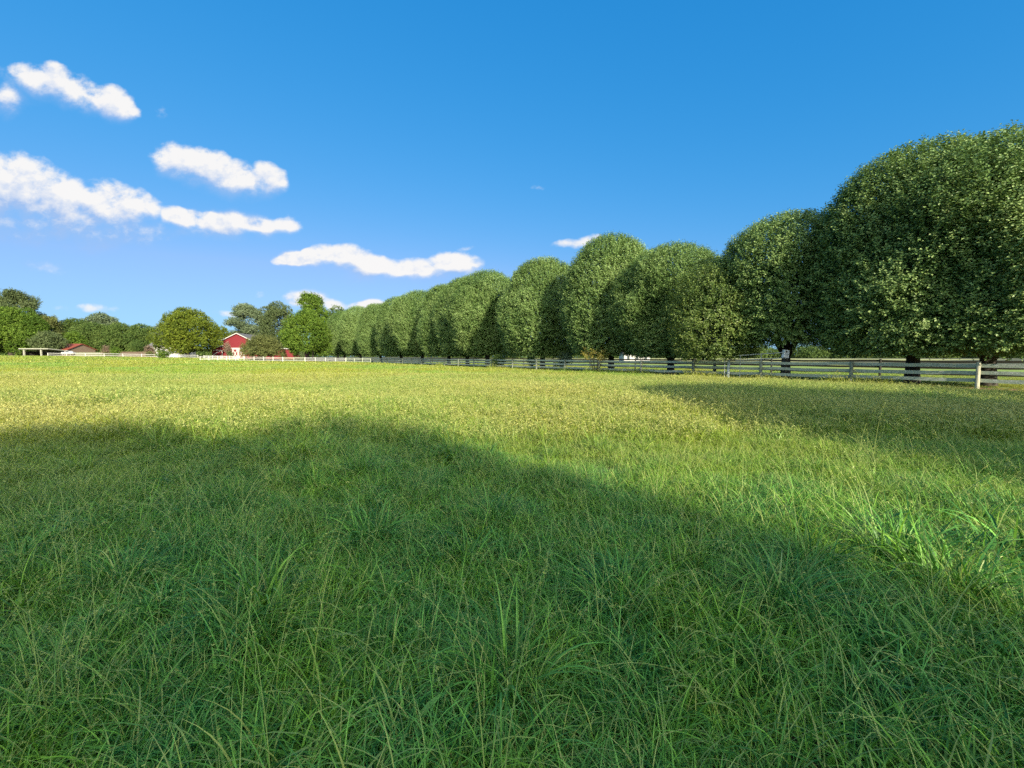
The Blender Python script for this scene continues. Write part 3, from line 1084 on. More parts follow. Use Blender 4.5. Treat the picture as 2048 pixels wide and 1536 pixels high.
def along(pxa, pxb, da, db, n):
    out = []
    for i in range(n):
        t_ = i / (n - 1)
        px = pxa + (pxb - pxa) * t_
        d = da + (db - da) * t_
        x = gx(px, d)
        out.append((x, d, float(hgt(x, d))))
    return out


rail_fence("white_fence", along(96, 396, 128, 124, 9), (.66, 1.16), 1.26, .07, .045, .12, M['white'], M['white'], "white two rail fence along the far left edge of the field", seed=7, round_post=False)
rail_fence("white_pen_fence", along(400, 488, 100, 100, 6), (.45, .80, 1.15), 1.25, .065, .04, .085, M['white'], M['white'], "white rail pen fence in front of the barn doors", seed=8, round_post=False)
rail_fence("white_pen_fence", along(408, 476, 112, 112, 5), (.5, .85, 1.18), 1.28, .07, .04, .085, M['white'], M['white'], "white back fence of the pen showing through the nearer rails", seed=9, round_post=False)
rail_fence("white_board_fence", along(489, 565, 101, 103, 5), (.45, .80, 1.13), 1.24, .065, .04, .085, M['white'], M['white'], "white board fence right of the pen, before the bronze crabapple", seed=10, round_post=False)
rail_fence("white_board_fence", along(610, 691, 108, 104, 5), (.45, .78, 1.1), 1.2, .07, .045, .12, M['white'], M['white'], "white fence stretch before the bright green tree, reaching to the dark corner", seed=11, round_post=False)
rail_fence("grey_fence", along(566, 609, 106, 108, 3), (.4, .8, 1.1), 1.15, .06, .045, .11, M['rail'], M['rail'], "short shaded grey fence gap between two white stretches", seed=12, round_post=False)
rail_fence("corner_fence", along(692, 741, 104, 101, 4), (.45, .8, 1.12), 1.2, .07, .045, .12, M['rail'], M['rail'], "grey fence piece joining the white fence to the paddock corner", seed=13, round_post=False)

# ------------------------------------------------------------------ gate, box and small things at the fence
bx, bd = gx(1571, 27.1), 27.1
gpost = MB().box((0, 0, .62), (.30, .22, 1.54), .3)
for k in range(5):
    gpost.box((.0, -.115, .2 + k * .28), (.26, .012, .02), .3)
tag(gpost.build("gate_pier", M['darkrail'], loc=(bx, bd, 0), bevel=.012), "stout dark timber post carrying the white box behind the fence", "post")
box = empty("control_box", (bx - .05, bd - .02, 1.40), .12)
box.rotation_euler = (0, R(8), .12)
tag(box, "tilted white metal box with dark marks on top of the timber post", "box")
MB().box((0, 0, .30), (.36, .2, .5)).build("housing", M['boxwhite'], box, bevel=.015)
MB().box((0, 0, .028), (.1, .1, .06)).build("bracket", M['metal'], box)
lt = MB()
lt.tube([(-.04, -.101, .42), (-.04, -.109, .42)], [.055, .055], 12)
lt.build("lock", M['darkrail'], box)
MB().bar((-.09, -.104, .30), (.09, -.104, .16), .012, .022).build("handle", M['darkrail'], box)

gt = empty("pipe_gate", (bx - .2, bd - .1, 0))
tag(gt, "slender grey pipe gate rising to the white box behind the fence", "gate")
ge_ = Vector((gx(1450, 29.3), 29.3, 0)) - Vector((bx - .2, bd - .1, 0))
ztop0, ztop1 = zat(705, 27.1), zat(713, 29.3)
zl0, zl1 = zat(716, 27.1), zat(722, 29.3)
MB().tube([(0, 0, ztop0), (ge_.x, ge_.y, ztop1)], [.028, .028], 8).build("rail", M['metal'], gt)
MB().tube([(0, 0, zl0), (ge_.x * .8, ge_.y * .8, zl0 + (zl1 - zl0) * .8)], [.026, .026], 8).build("rail", M['metal'], gt)
for f_ in (.36, .72, 1.0):
    zt = ztop0 + (ztop1 - ztop0) * f_
    MB().tube([(ge_.x * f_, ge_.y * f_, 0), (ge_.x * f_, ge_.y * f_, zt - .026)], [.022, .022], 8).build("upright", M['metal'], gt)

sx, sd_ = gx(1385, 34.0), 34.0
tag(MB().tube([(0, 0, -.2), (.01, 0, 1.0), (.03, 0, 1.75), (.03, 0, 1.8)], [.05, .05, .045, .03], 8).build("wooden_stake", M['stake'], loc=(sx, sd_, 0)),
    "thin pinkish wooden stake standing behind the fence left of the young tree", "stake")

# ------------------------------------------------------------------ farm buildings


def wall_box(mb, c, s):
    mb.box(c, s)


def make_barn():
    d = 152.0
    cx = gx(476, d)
    g = float(hgt(cx, d))
    r = empty("red_barn", (cx, d, g), R(10))
    tag(r, "red gabled barn with white trim and white crossed doors behind the white pen", "barn")
    u = d / F
    hw = 25.5 * u                    # half width of the tall middle
    eave, ridge = zat(681, d) - g, zat(667.5, d) - g
    dep = 18
    # front gable wall and body
    MB().prism([(-hw, 0, -.5), (hw, 0, -.5), (hw, 0, eave), (0, 0, ridge), (-hw, 0, eave)], (0, dep, 0)).build("wall", M['barnred'], r)
    # lean-tos on both sides
    lw = 9.5
    le, li = zat(699, d) - g, zat(692, d) - g
    for sgn, w_ in ((-1, 4.0), (1, 13.5)):
        pts = [(sgn * hw, .6, -.5), (sgn * (hw + w_), .6, -.5), (sgn * (hw + w_), .6, le), (sgn * hw, .6, li)]
        if sgn < 0:
            pts = pts[::-1]
        MB().prism(pts, (0, dep - 1.2, 0)).build("lean_to_wall", M['barnred'], r)
        a, b = Vector((sgn * (hw - .0), .1, li + .12)), Vector((sgn * (hw + w_ + .4), .1, le + .05))
        rf = MB()
        rf.prism([a, b, b + Vector((0, 0, .14)), a + Vector((0, 0, .14))], (0, dep - .2, 0)).build("lean_to_roof", M['tin'], r)
        MB().bar(a + Vector((0, -.03, .05)), b + Vector((0, -.03, .05)), .05, .24).build("lean_to_trim", M['trim'], r)
    # main roof slabs and white rake boards
    ov = .6
    sl = (ridge - eave) / hw
    for sgn in (-1, 1):
        a = Vector((0, -ov, ridge + .16))
        b = Vector((sgn * (hw + ov), -ov, eave - sl * ov + .16))
        MB().prism([a, b, b + Vector((0, 0, .16)), a + Vector((0, 0, .16))], (0, dep + 2 * ov, 0)).build("roof", M['tin'], r)
        MB().bar(a + Vector((0, -.05, .0)), b + Vector((0, -.05, .0)), .06, .26).build("rake_board", M['trim'], r)
    # middle doors, two leaves each with a cross
    x0 = (466 - 476) * u
    dw, dh = 11 * u, zat(697.5, d) - g
    hdr = MB().box((x0 + dw, -.10, dh + .18), (dw * 2 + .6, .12, .28))
    hdr.build("door_header", M['trim'], r)

    def xdoor(xa, wdt, hgt_):
        dr = MB().box((xa + wdt / 2, -.04, hgt_ / 2), (wdt - .04, .06, hgt_)).build("door", M['barnred'], r)
        tr = MB()
        yy = -.10
        t_ = .26
        tr.box((xa + t_ / 2 + .04, yy, hgt_ / 2), (t_, .06, hgt_))
        tr.box((xa + wdt - t_ / 2 - .04, yy, hgt_ / 2), (t_, .06, hgt_))
        tr.box((xa + wdt / 2, yy, hgt_ - t_ / 2), (wdt - 2 * t_ - .1, .06, t_))
        tr.box((xa + wdt / 2, yy, t_ / 2), (wdt - 2 * t_ - .1, .06, t_))
        tr.bar((xa + t_, yy - .045, t_), (xa + wdt - t_, yy - .045, hgt_ - t_), .03, .24)
        tr.bar((xa + t_, yy - .085, hgt_ - t_), (xa + wdt - t_, yy - .085, t_), .03, .24)
        tr.build("door_trim", M['trim'], dr)
    xdoor(x0, dw, dh)
    xdoor(x0 + dw, dw, dh)
    # left lean-to door
    xl = -hw - 3.6
    dr = MB().box((xl + 1.5, .53, 1.5), (3.0, .06, 3.0)).build("lean_to_door", M['barnred'], r)
    tr = MB()
    tr.box((xl + 2.9, .48, 1.5), (.26, .05, 3.0)).box((xl + 1.4, .48, 2.95), (2.6, .05, .24))
    tr.bar((xl, .44, 1.5), (xl + 2.75, .44, 2.8), .03, .22).bar((xl, .44, 1.5), (xl + 2.75, .44, .15), .03, .22)
    tr.build("door_trim", M['trim'], dr)
    return r


make_barn()


def gable_house(name, px0, px1, d, py_eave, py_ridge, depth, mw, mr, label, win=True, rz=0.0, cat="house", ridge_along=True):
    xa, xb = gx(px0, d), gx(px1, d)
    cx = (xa + xb) / 2
    g = float(hgt(cx, d))
    r = empty(name, (cx, d, g), rz)
    tag(r, label, cat)
    w = xb - xa
    e, k = zat(py_eave, d) - g, zat(py_ridge, d) - g
    MB().prism([(-w / 2, 0, -.4), (-w / 2, depth, -.4), (-w / 2, depth, e), (-w / 2, depth / 2, k - .1), (-w / 2, 0, e)], (w, 0, 0)).build("wall", mw, r)
    for sgn in (0, 1):
        y0 = -.5 if sgn == 0 else depth + .5
        a = [(-w / 2 - .4, depth / 2, k), (-w / 2 - .4, y0, e - (k - e) * .12 + .04), (-w / 2 - .4, y0, e - (k - e) * .12 + .22), (-w / 2 - .4, depth / 2, k + .18)]
        MB().prism(a, (w + .8, 0, 0)).build("roof", mr, r)
    if win:
        n = max(2, int(w / 3))
        for i in range(n):
            x = -w / 2 + w * (i + .5) / n
            fr = MB()
            fr.box((x - .48, -.03, e * .55), (.1, .06, 1.3)).box((x + .48, -.03, e * .55), (.1, .06, 1.3)).box((x, -.03, e * .55 + .7), (1.06, .06, .1)).box((x, -.03, e * .55 - .7), (1.06, .06, .1))
            wo = fr.build("window", M['trim'], r)
            MB().box((x, -.012, e * .55), (.86, .02, 1.3)).build("pane", M['glass'], wo)
    return r


gable_house("farmhouse", 299, 356, 158, 692, 677, 9, M['trim'], M['tin'], "white farmhouse with a grey roof half hidden behind the big round oak")
gable_house("red_roofed_stable", 84, 136, 150, 699, 687.5, 10, M['tan'], M['redroof'], "low tan stable with a rusty red roof beside the open shed", cat="stable")
gable_house("white_cottage", 1248, 1300, 150, 708, 700, 7, M['trim'], M['tin'], "tiny white cottage glimpsed under the pear branches", cat="house")


def make_shed():
    d = 138.0
    x0, x1 = gx(49, d), gx(83, d)
    cx = (x0 + x1) / 2
    g = float(hgt(cx, d))
    r = empty("open_shed", (cx, d, g))
    tag(r, "open fronted shed with two pale posts and a flat pale roof at the left edge", "shed")
    w = x1 - x0
    top = zat(698.5, d) - g
    for sx_ in (-1, 1):
        MB().box((sx_ * w / 2, 0, top / 2 - .2), (.36, .3, top + .38)).build("post", M['shedpale'], r)
    MB().prism([(-w / 2 - 1.2, -.5, top), (-w / 2 - 1.2, 5.5, top - .5), (-w / 2 - 1.2, 5.5, top - .28), (-w / 2 - 1.2, -.5, top + .3)], (w + 2.4 + 1.6, 0, 0)).build("roof", M['shedpale'], r)
    MB().box((0, 5.2, (top - .6) / 2), (w + 2, .15, top - .6)).build("back_wall", M['dark'], r)
    MB().box((-w / 2 - .9, 2.7, (top - .6) / 2), (.15, 4.8, top - .6)).build("side_wall", M['dark'], r)
    return r


make_shed()


def make_truck():
    d = 134.0
    cx = gx(138, d)
    g = float(hgt(cx, d))
    r = empty("pickup_truck", (cx, d, g + .75), R(4), (.66, .66, .66))
    tag(r, "small white pickup truck parked behind the white fence near the red roof", "truck")
    # side profile, extruded across
    prof = [(-2.7, .45), (2.6, .45), (2.7, .95), (1.5, 1.08), (.75, 1.75), (-.75, 1.78), (-.95, 1.12), (-2.7, 1.1)]
    MB().prism([(x, -.9, z) for x, z in prof], (0, 1.8, 0)).build("body", M['carpaint'], r, bevel=.05)
    wn = MB()
    wn.prism([(.62, -.915, 1.62), (1.25, -.915, 1.12), (-.7, -.915, 1.14), (-.62, -.915, 1.64)], (0, .012, 0))
    wn.build("window", M['glass'], r)
    for x in (-1.75, 1.7):
        for y in (-.82, .82):
            w = MB().tube([(x, y - .12, .38), (x, y + .12, .38)], [.38, .38], 18).build("wheel", M['rubber'], r)
            MB().tube([(x, y - .135, .38), (x, y + .135, .38)], [.2, .2], 12).build("rim", M['metal'], w)
    MB().box((2.72, 0, .55), (.08, 1.7, .18)).build("bumper", M['metal'], r)
    return r


make_truck()

# pale picket wall and the brown low wall behind the white fence
r = empty("picket_fence", (gx(150, 142), 142, float(hgt(gx(182, 142), 142))))
tag(r, "pale greenish picket fence behind the white fence, right of the truck", "fence")
pw = gx(216, 142) - gx(150, 142)
pm = MB()
for k in range(int(pw / .3)):
    pm.box((k * .3, 0, .85), (.2, .03, 1.5))
pm.build("pickets", M['picket'], r)
MB().box((pw / 2, .045, .5), (pw, .05, .1)).build("rail", M['picket'], r)
MB().box((pw / 2, .045, 1.3), (pw, .05, .1)).build("rail", M['picket'], r)
xa, xb = gx(217, 139), gx(312, 139)
g = float(hgt((xa + xb) / 2, 139))
r = empty("low_wall", ((xa + xb) / 2, 139, g))
tag(r, "low brown stable wall running behind the white fence towards the grey roof", "wall")
MB().box((0, 0, .8), (xb - xa, .3, 1.9)).build("wall", M['brownwall'], r)
MB().box((0, 0, 1.80), (xb - xa + .2, .5, .1)).build("coping", M['tan'], r)

# ------------------------------------------------------------------ grass


def blades(rng, n, rad, L, w, bend, segs, dry=0.0, tint=(.5, .25), clump=0.0, lean0=.25, tipw=.15, base=None):
    """n blades: returns verts, quads, attrs"""
    a = rng.uniform(0, 2 * np.pi, n)
    rr = rad * np.sqrt(rng.uniform(0, 1, n))
    bx_ = np.stack([rr * np.cos(a), rr * np.sin(a)], 1)
    if base is not None:
        bx_ = base
    az = rng.uniform(0, 2 * np.pi, n)
    if clump > 0:
        az = np.arctan2(bx_[:, 1], bx_[:, 0]) + rng.normal(size=n) * (1.2 * (1 - clump) + .3)
    ln = rng.uniform(L[0], L[1], n)
    wd = rng.uniform(w[0], w[1], n)
    th0 = np.abs(rng.normal(size=n)) * lean0
    kap = rng.uniform(bend[0], bend[1], n)
    s = np.linspace(0, 1, segs + 1)
    th = th0[:, None] + kap[:, None] * s[None, :] ** 1.3
    ds = ln[:, None] / segs
    hx = np.zeros((n, segs + 1)); hz = np.zeros((n, segs + 1))
    for i in range(segs):
        tm = (th[:, i] + th[:, i + 1]) / 2
        hx[:, i + 1] = hx[:, i] + np.sin(tm) * ds[:, 0]
        hz[:, i + 1] = hz[:, i] + np.cos(tm) * ds[:, 0]
    hz = np.maximum(hz, .01)
    sway = rng.normal(size=n) * .12
    perp = az + np.pi / 2
    off = sway[:, None] * ln[:, None] * s[None, :] ** 2
    px_ = bx_[:, 0:1] + hx * np.cos(az)[:, None] + off * np.cos(perp)[:, None]
    py_ = bx_[:, 1:2] + hx * np.sin(az)[:, None] + off * np.sin(perp)[:, None]
    tw = perp + rng.normal(size=n) * .5
    prof = np.clip(1 - s ** 2.2, tipw, 1) * np.clip(.55 + s * 2.5, 0, 1)
    wv = wd[:, None] * prof[None, :] * .5
    zl = rng.normal(size=n) * .3
    ox = np.cos(tw)[:, None] * wv
    oy = np.sin(tw)[:, None] * wv
    oz = zl[:, None] * wv
    Lf = np.stack([px_ - ox, py_ - oy, hz - oz], -1)
    Rt = np.stack([px_ + ox, py_ + oy, hz + oz], -1)
    v = np.stack([Lf, Rt], 2).reshape(n, (segs + 1) * 2, 3)
    b = np.arange(n)[:, None, None] * (segs + 1) * 2
    q = np.array([[2 * i, 2 * i + 1, 2 * i + 3, 2 * i + 2] for i in range(segs)])[None]
    f = (b + q).reshape(-1, 4)
    tn = np.clip(rng.normal(tint[0], tint[1], n), 0, 1)
    al = np.repeat(s[None, :], 2, 0).T.reshape(1, -1).repeat(n, 0)
    dr = np.full(n, dry) if np.isscalar(dry) else (rng.uniform(0, 1, n) < dry[0]) * rng.uniform(dry[1], 1.0, n)
    k = (segs + 1) * 2
    tip = np.stack([px_[:, -1], py_[:, -1], hz[:, -1]], 1)
    return v.reshape(-1, 3), f, np.repeat(tn, k), np.repeat(dr, k), al.reshape(-1), (px_, py_, hz, az, tn)


def join(parts):
    V, Fc, T, Dy, A = [], [], [], [], []
    o = 0
    for (v, f, t_, d_, a_) in parts:
        V.append(v); Fc.append(f + o); T.append(t_); Dy.append(d_); A.append(a_)
        o += len(v)
    return np.concatenate(V), np.concatenate(Fc), {"tint": np.concatenate(T), "dry": np.concatenate(Dy), "along": np.concatenate(A)}


def seed_heads(rng, geo, frac=.35, per=14, sz=(.012, .004), dry=.95):
    """small spikelets along the upper part of each stalk"""
    px_, py_, hz, az, tn = geo
    n, k = px_.shape
    s0 = 1 - frac
    t_ = rng.uniform(s0, 1, (n, per)) * (k - 1)
    i0 = np.clip(t_.astype(int), 0, k - 2)
    fr = t_ - i0
    ar = np.arange(n)[:, None]
    P = np.stack([g_[ar, i0] * (1 - fr) + g_[ar, i0 + 1] * fr for g_ in (px_, py_, hz)], -1).reshape(-1, 3)
    m = len(P)
    d = unit(rng.normal(size=(m, 3)) + np.array([0, 0, -.3]))
    sd2 = unit(np.cross(d, rng.normal(size=(m, 3))))
    l, w = sz
    v = np.stack([P - sd2 * w * .5, P + sd2 * w * .5, P + d * l + sd2 * w * .4, P + d * l - sd2 * w * .4], 1)
    f = np.arange(m)[:, None] * 4 + np.arange(4)[None]
    tt = np.repeat(np.clip(np.repeat(tn, per) + rng.normal(size=m) * .2, 0, 1), 4)
    return v.reshape(-1, 3), f, tt, np.full(m * 4, dry), np.ones(m * 4)


tufts = []          # meshes by kind index
KIND = {}


def add_kind(kname, meshes):
    KIND[kname] = list(range(len(tufts), len(tufts) + len(meshes)))
    for me in meshes:
        me.materials.append(M['grass'])
        tufts.append(me)


def turf(seed, n=165, rad=.26, L=(.06, .22), w=(.0036, .0078)):
    rng = np.random.default_rng(seed)
    p1 = blades(rng, n, rad, L, w, (.5, 2.6), 5, dry=(.08, .5), tint=(.48, .34), lean0=.95)[:5]
    p2 = blades(rng, n // 3, rad, (.05, .13), (.007, .013), (.3, 1.8), 4, dry=0.0, tint=(.6, .3), lean0=1.0)[:5]
    p3 = blades(rng, n // 12, rad, (.18, .34), (.0035, .006), (.6, 2.4), 6, dry=(.5, .5), tint=(.6, .2), lean0=.4)[:5]
    return np_mesh("turf", *join([p1, p2, p3]))


def clump(seed, n=60, rad=.10, L=(.20, .48), w=(.007, .0145)):
    rng = np.random.default_rng(seed)
    p1 = blades(rng, n, rad, L, w, (.8, 2.5), 6, dry=(.04, .4), tint=(.28, .26), clump=.6, lean0=.3)[:5]
    p2 = blades(rng, n // 4, rad, (.2, .4), (.004, .008), (1.2, 2.4), 5, dry=(.5, .6), tint=(.55, .2), clump=.5, lean0=.5)[:5]
    return np_mesh("clump", *join([p1, p2]))


def stalks(seed, n=7, rad=.12, L=(.5, .95), bend=(.7, 1.9), wide=1.0, per=16):
    rng = np.random.default_rng(seed)
    r_ = blades(rng, n, rad, L, (.0027 * wide, .0040 * wide), bend, 10, dry=.75, tint=(.45, .2), lean0=.25, tipw=.45)
    sh = seed_heads(rng, r_[5], .3, per, (.012 * wide ** .5, .004 * wide))
    p2 = blades(rng, n, rad, (.25, .5), (.003 * wide, .006 * wide), (.8, 2.0), 5, dry=(.3, .4), tint=(.5, .2), lean0=.4)[:5]
    return np_mesh("stalks", *join([r_[:5], sh, p2]))


def weed(seed, n=9):
    rng = np.random.default_rng(seed)
    p1 = blades(rng, n, .03, (.12, .24), (.018, .034), (.8, 1.9), 5, dry=0.0, tint=(.35, .15), lean0=.6, tipw=.05)[:5]
    p2 = blades(rng, n, .10, (.04, .09), (.014, .024), (.3, 1.2), 4, dry=0.0, tint=(.5, .15), lean0=.6, tipw=.1)[:5]
    return np_mesh("weed", *join([p1, p2]))


def tussock(seed, n=170, rad=.17, L=(.24, .56), w=(.006, .0125)):
    rng = np.random.default_rng(seed)
    p1 = blades(rng, n, rad, L, w, (.7, 2.3), 7, dry=(.05, .4), tint=(.42, .30), clump=.75, lean0=.45)[:5]
    p2 = blades(rng, n // 4, rad * 1.2, (.2, .45), (.004, .008), (1.2, 2.6), 6, dry=(.9, .6), tint=(.55, .25), clump=.6, lean0=.8)[:5]
    r_ = blades(rng, 8, rad, (.6, 1.0), (.0028, .0042), (.7, 2.0), 10, dry=.9, tint=(.55, .2), clump=.5, lean0=.4, tipw=.45)
    sh = seed_heads(rng, r_[5], .28, 16, (.012, .004))
    return np_mesh("tussock", *join([p1, p2, r_[:5], sh]))


def meadow(seed, n=140, rad=.45, L=(.14, .38), w=(.009, .017), ns=16):
    rng = np.random.default_rng(seed)
    p1 = blades(rng, n, rad, L, w, (.3, 1.9), 4, dry=(.10, .4), tint=(.5, .25), lean0=.35)[:5]
    r_ = blades(rng, ns, rad, (.35, .58), (.005, .008), (.8, 2.3), 6, dry=.7, tint=(.55, .22), lean0=.2, tipw=.8)
    sh = seed_heads(rng, r_[5], .35, 7, (.03, .010), .85)
    return np_mesh("meadow", *join([p1, r_[:5], sh]))


def meadow_far(seed, n=170, rad=1.1, L=(.2, .45), w=(.018, .032), ns=26):
    rng = np.random.default_rng(seed)
    p1 = blades(rng, n, rad, L, w, (.3, 1.6), 3, dry=(.1, .4), tint=(.5, .25), lean0=.3)[:5]
    p2 = blades(rng, ns, rad, (.35, .55), (.014, .024), (.9, 2.3), 4, dry=(.8, .5), tint=(.55, .22), lean0=.2, tipw=.8)[:5]
    return np_mesh("meadow_far", *join([p1, p2]))


def meadow_vfar(seed, n=170, rad=2.6, L=(.22, .5), w=(.05, .09), ns=20):
    rng = np.random.default_rng(seed)
    p1 = blades(rng, n, rad, L, w, (.3, 1.4), 2, dry=(.12, .4), tint=(.5, .25), lean0=.3)[:5]
    p2 = blades(rng, ns, rad, (.4, .6), (.04, .07), (.9, 2.0), 3, dry=(.8, .5), tint=(.55, .22), lean0=.2, tipw=.8)[:5]
    return np_mesh("meadow_vfar", *join([p1, p2]))


add_kind('turf', [turf(1000 + i) for i in range(6)])
add_kind('clump', [clump(1020 + i) for i in range(5)])
add_kind('stalk', [stalks(1040 + i, bend=((.5, 1.6) if i % 2 else (1.0, 2.3))) for i in range(6)])
add_kind('weed', [weed(1060 + i) for i in range(4)])
add_kind('tussock', [tussock(1070 + i) for i in range(5)])
add_kind('meadow', [meadow(1080 + i) for i in range(6)])
add_kind('tallstalk', [stalks(1100 + i, n=9, rad=.25, L=(.45, .8), bend=(.8, 2.4), wide=1.8, per=9) for i in range(4)])
add_kind('far', [meadow_far(1120 + i) for i in range(5)])
add_kind('vfar', [meadow_vfar(1140 + i) for i in range(4)])

rng = np.random.default_rng(4242)
PTS, KI, SC, RZ = [], [], [], []


def vnoise(x, y, f, seed):
    r_ = np.random.default_rng(seed)
    k = r_.normal(size=(6, 2)) * f
    ph = r_.uniform(0, 6.28, 6)
    return np.sin(np.stack([x, y], 1) @ k.T + ph).mean(1) * 1.6


def scatter(kname, y0, y1, dens, smin, smax, mask=None, half=1.6, margin=3.0, tilt=0.0, jitter=0.0):
    """points in the wedge seen by the camera between depths y0 and y1, inside the paddock"""
    area = 0.5 * (y1 - y0) * 2 * (half * (y0 + y1) + 2 * margin) * .5 * 2
    n = int(area * dens)
    yy = rng.uniform(0, 1, n * 2)
    w0, w1 = half * y0 + margin, half * y1 + margin
    a_ = (w1 - w0) / 2
    yt = (-w0 + np.sqrt(w0 * w0 + yy * (w1 * w1 - w0 * w0))) / max(w1 - w0, 1e-6)
    y = y0 + yt * (y1 - y0)
    x = rng.uniform(-1, 1, len(y)) * (half * y + margin)
    x, y = x[:n], y[:n]
    if jitter:
        y = y + rng.normal(size=len(y)) * jitter
    ok = fence_side(x, y) < -.12
    # paddock ends at the white fences
    ok &= (y < 127 - np.clip((x + 150) * .02, 0, 3)) & ~((y > 100) & (x > -75))
    if mask is not None:
        ok &= mask(x, y)
    x, y = x[ok], y[ok]
    PTS.append(np.stack([x, y, hgt(x, y)], 1))
    KI.append(rng.choice(KIND[kname], len(x)))
    SC.append(rng.uniform(smin, smax, len(x)))
    RZ.append(rng.uniform(0, 6.283, len(x)))


def near_mask(th, f, sd):
    return lambda x, y: vnoise(x, y, f, sd) > th


scatter('turf', .1, 10.5, 46, .65, 1.2)
scatter('clump', 2.0, 16, 4.2, .6, 1.2, near_mask(.15, 1.1, 1))
scatter('clump', 1.7, 12, 1.2, .5, .85)
scatter('stalk', 1.0, 11, 3.2, .6, 1.0)
scatter('stalk', 1.0, 12, 5.0, .6, 1.05, near_mask(.1, .9, 2))
scatter('tussock', 2.0, 9, .22, .5, 1.1)
scatter('tussock', 2.2, 18, .55, .7, 1.2, near_mask(.25, .55, 31))
scatter('tussock', 16, 60, .07, .8, 1.3, near_mask(.25, .13, 41))
scatter('weed', .8, 8, 6.5, .6, 1.15, near_mask(.0, 1.3, 3))
scatter('meadow', 7.5, 30, 13, .65, 1.15)
scatter('tallstalk', 8, 26, 1.6, .7, 1.1, near_mask(-.1, .25, 4))
scatter('far', 24, 72, 1.7, .7, 1.1)
scatter('vfar', 62, 128, .34, .75, 1.15)
# lush weeds against the fence foot
k = 190
yy = rng.uniform(16, 92, k) ** 1.0
sdist = rng.uniform(-1.0, -.1, k)
x = FX0 + FS * yy + FNRM.x * sdist
y = yy + FNRM.y * sdist
sel = (vnoise(x, y, .4, 9) > -.15) & (yy > 23)
x, y = x[sel], y[sel]
PTS.append(np.stack([x, y, hgt(x, y)], 1)); KI.append(rng.choice(KIND['meadow'], len(x))); SC.append(rng.uniform(1.0, 1.9, len(x))); RZ.append(rng.uniform(0, 6.28, len(x)))

# tall weeds left standing against some of the posts
wx = []
for px in (1290, 1275, 1262, 1210, 1192, 1240, 1140, 1010, 992, 884, 878, 1395, 1430, 1540, 1690, 1760):
    for q in range(2):
        p_ = fence_pt(px + rng.uniform(-7, 7)) - FNRM * rng.uniform(.1, .5)
        wx.append((p_.x, p_.y, 0.0))
wx = np.array(wx)
TALL = (wx, rng.choice(KIND['meadow'], len(wx)), rng.uniform(1.3, 2.0, len(wx)), rng.uniform(0, 6.28, len(wx)))
# the big tussocks that stand out in the near grass
tus = [(1230, 1230), (1700, 1075), (1620, 1150), (1560, 1235), (1790, 1130), (1905, 1190), (520, 1290), (1010, 1400), (250, 1180)]
tp = []
for (px, py) in tus:
    r0_ = ray(px, py)
    dd = EYE / -r0_.z
    tp.append((r0_.x * dd, r0_.y * dd, 0.0))
tp = np.array(tp)
tp[:, 2] = hgt(tp[:, 0], tp[:, 1])
PTS.append(tp); KI.append(rng.choice(KIND['tussock'], len(tp))); SC.append(rng.uniform(.6, 1.1, len(tp))); RZ.append(rng.uniform(0, 6.28, len(tp)))
PTS = np.concatenate(PTS); KI = np.concatenate(KI); SC = np.concatenate(SC); RZ = np.concatenate(RZ)
# taller and shorter parts of the sward
SC = SC * (1 + .24 * vnoise(PTS[:, 0], PTS[:, 1], .5, 21) + .24 * vnoise(PTS[:, 0], PTS[:, 1], 2.2, 22) * (PTS[:, 1] < 14))
SC = SC * (.42 + .58 * sstep(-.3, -5.0, fence_side(PTS[:, 0], PTS[:, 1])))     # grazed short along the rails
keep = np.hypot(PTS[:, 0], PTS[:, 1]) > .75
PTS, KI, SC, RZ = PTS[keep], KI[keep], SC[keep], RZ[keep]
PTS, KI, SC, RZ = [np.concatenate([a_, b_]) for a_, b_ in zip((PTS, KI, SC, RZ), TALL)]
print("grass tufts:", len(PTS))

ng = bpy.data.node_groups.new("grass_tufts", 'GeometryNodeTree')
ng.interface.new_socket("Geometry", in_out='INPUT', socket_type='NodeSocketGeometry')
ng.interface.new_socket("Geometry", in_out='OUTPUT', socket_type='NodeSocketGeometry')
gi = ng.nodes.new('NodeGroupInput'); go = ng.nodes.new('NodeGroupOutput')
g2i = ng.nodes.new('GeometryNodeGeometryToInstance')
src_objs = []
for me in reversed(tufts):
    so = bpy.data.objects.new("tuft_source", me)
    src_objs.append(so)
    oi = ng.nodes.new('GeometryNodeObjectInfo')
    oi.inputs['Object'].default_value = so
    oi.inputs['As Instance'].default_value = False
    ng.links.new(oi.outputs['Geometry'], g2i.inputs[0])
iop = ng.nodes.new('GeometryNodeInstanceOnPoints')
ng.links.new(gi.outputs[0], iop.inputs['Points'])
ng.links.new(g2i.outputs[0], iop.inputs['Instance'])
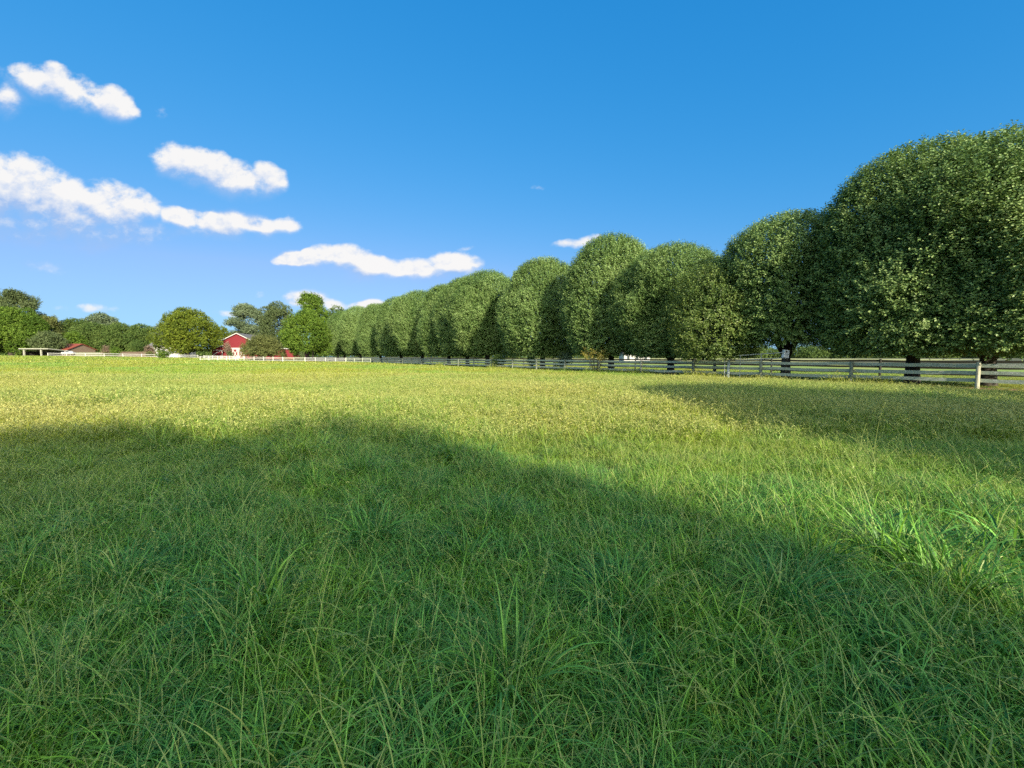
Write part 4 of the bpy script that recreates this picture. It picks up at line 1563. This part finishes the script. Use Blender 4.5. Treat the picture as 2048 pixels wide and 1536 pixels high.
iop.inputs['Pick Instance'].default_value = True


def named(nm, typ):
    n = ng.nodes.new('GeometryNodeInputNamedAttribute')
    n.data_type = typ
    n.inputs['Name'].default_value = nm
    return n.outputs['Attribute']


ng.links.new(named("pick", 'INT'), iop.inputs['Instance Index'])
cx_ = ng.nodes.new('ShaderNodeCombineXYZ')
ng.links.new(named("turn", 'FLOAT'), cx_.inputs[2])
e2r = ng.nodes.new('FunctionNodeEulerToRotation')
ng.links.new(cx_.outputs[0], e2r.inputs[0])
ng.links.new(e2r.outputs[0], iop.inputs['Rotation'])
ng.links.new(named("size", 'FLOAT'), iop.inputs['Scale'])
ng.links.new(iop.outputs[0], go.inputs[0])


def grass_object(name, label, pts, kinds, sizes, turns):
    pm = bpy.data.meshes.new(name)
    pm.vertices.add(len(pts))
    pm.vertices.foreach_set("co", pts.astype(np.float32).ravel())
    for an, typ, av in (("pick", 'INT', kinds.astype(np.int32)), ("size", 'FLOAT', sizes.astype(np.float32)), ("turn", 'FLOAT', turns.astype(np.float32))):
        at_ = pm.attributes.new(an, typ, 'POINT')
        at_.data.foreach_set("value", av)
    pm.update()
    o = link_mesh(name, pm, M['grass'])
    md = o.modifiers.new("tufts", 'NODES')
    md.node_group = ng
    return tag(o, label, "grass", kind="stuff")


grass_object("grass", "long uncut meadow grass gone to seed across the whole paddock", PTS, KI, SC, RZ)
# short mown grass under and beyond the pear trees
nl_ = 15000
ly = 8 + 85 * rng.uniform(0, 1, nl_) ** 1.4
ls = .5 + 26 * rng.uniform(0, 1, nl_) ** 1.3
lx = FX0 + FS * ly + FNRM.x * ls
ly = ly + FNRM.y * ls
bare = (ls < 2.4) & (ly < 27) & (rng.uniform(0, 1, nl_) < .85)
lx, ly = lx[~bare], ly[~bare]
lp = np.stack([lx, ly, np.zeros(len(lx))], 1)
grass_object("lawn_grass", "short mown grass beyond the fence under the pear trees", lp, rng.choice(KIND['meadow'], len(lx)), rng.uniform(.22, .42, len(lx)), rng.uniform(0, 6.28, len(lx)))
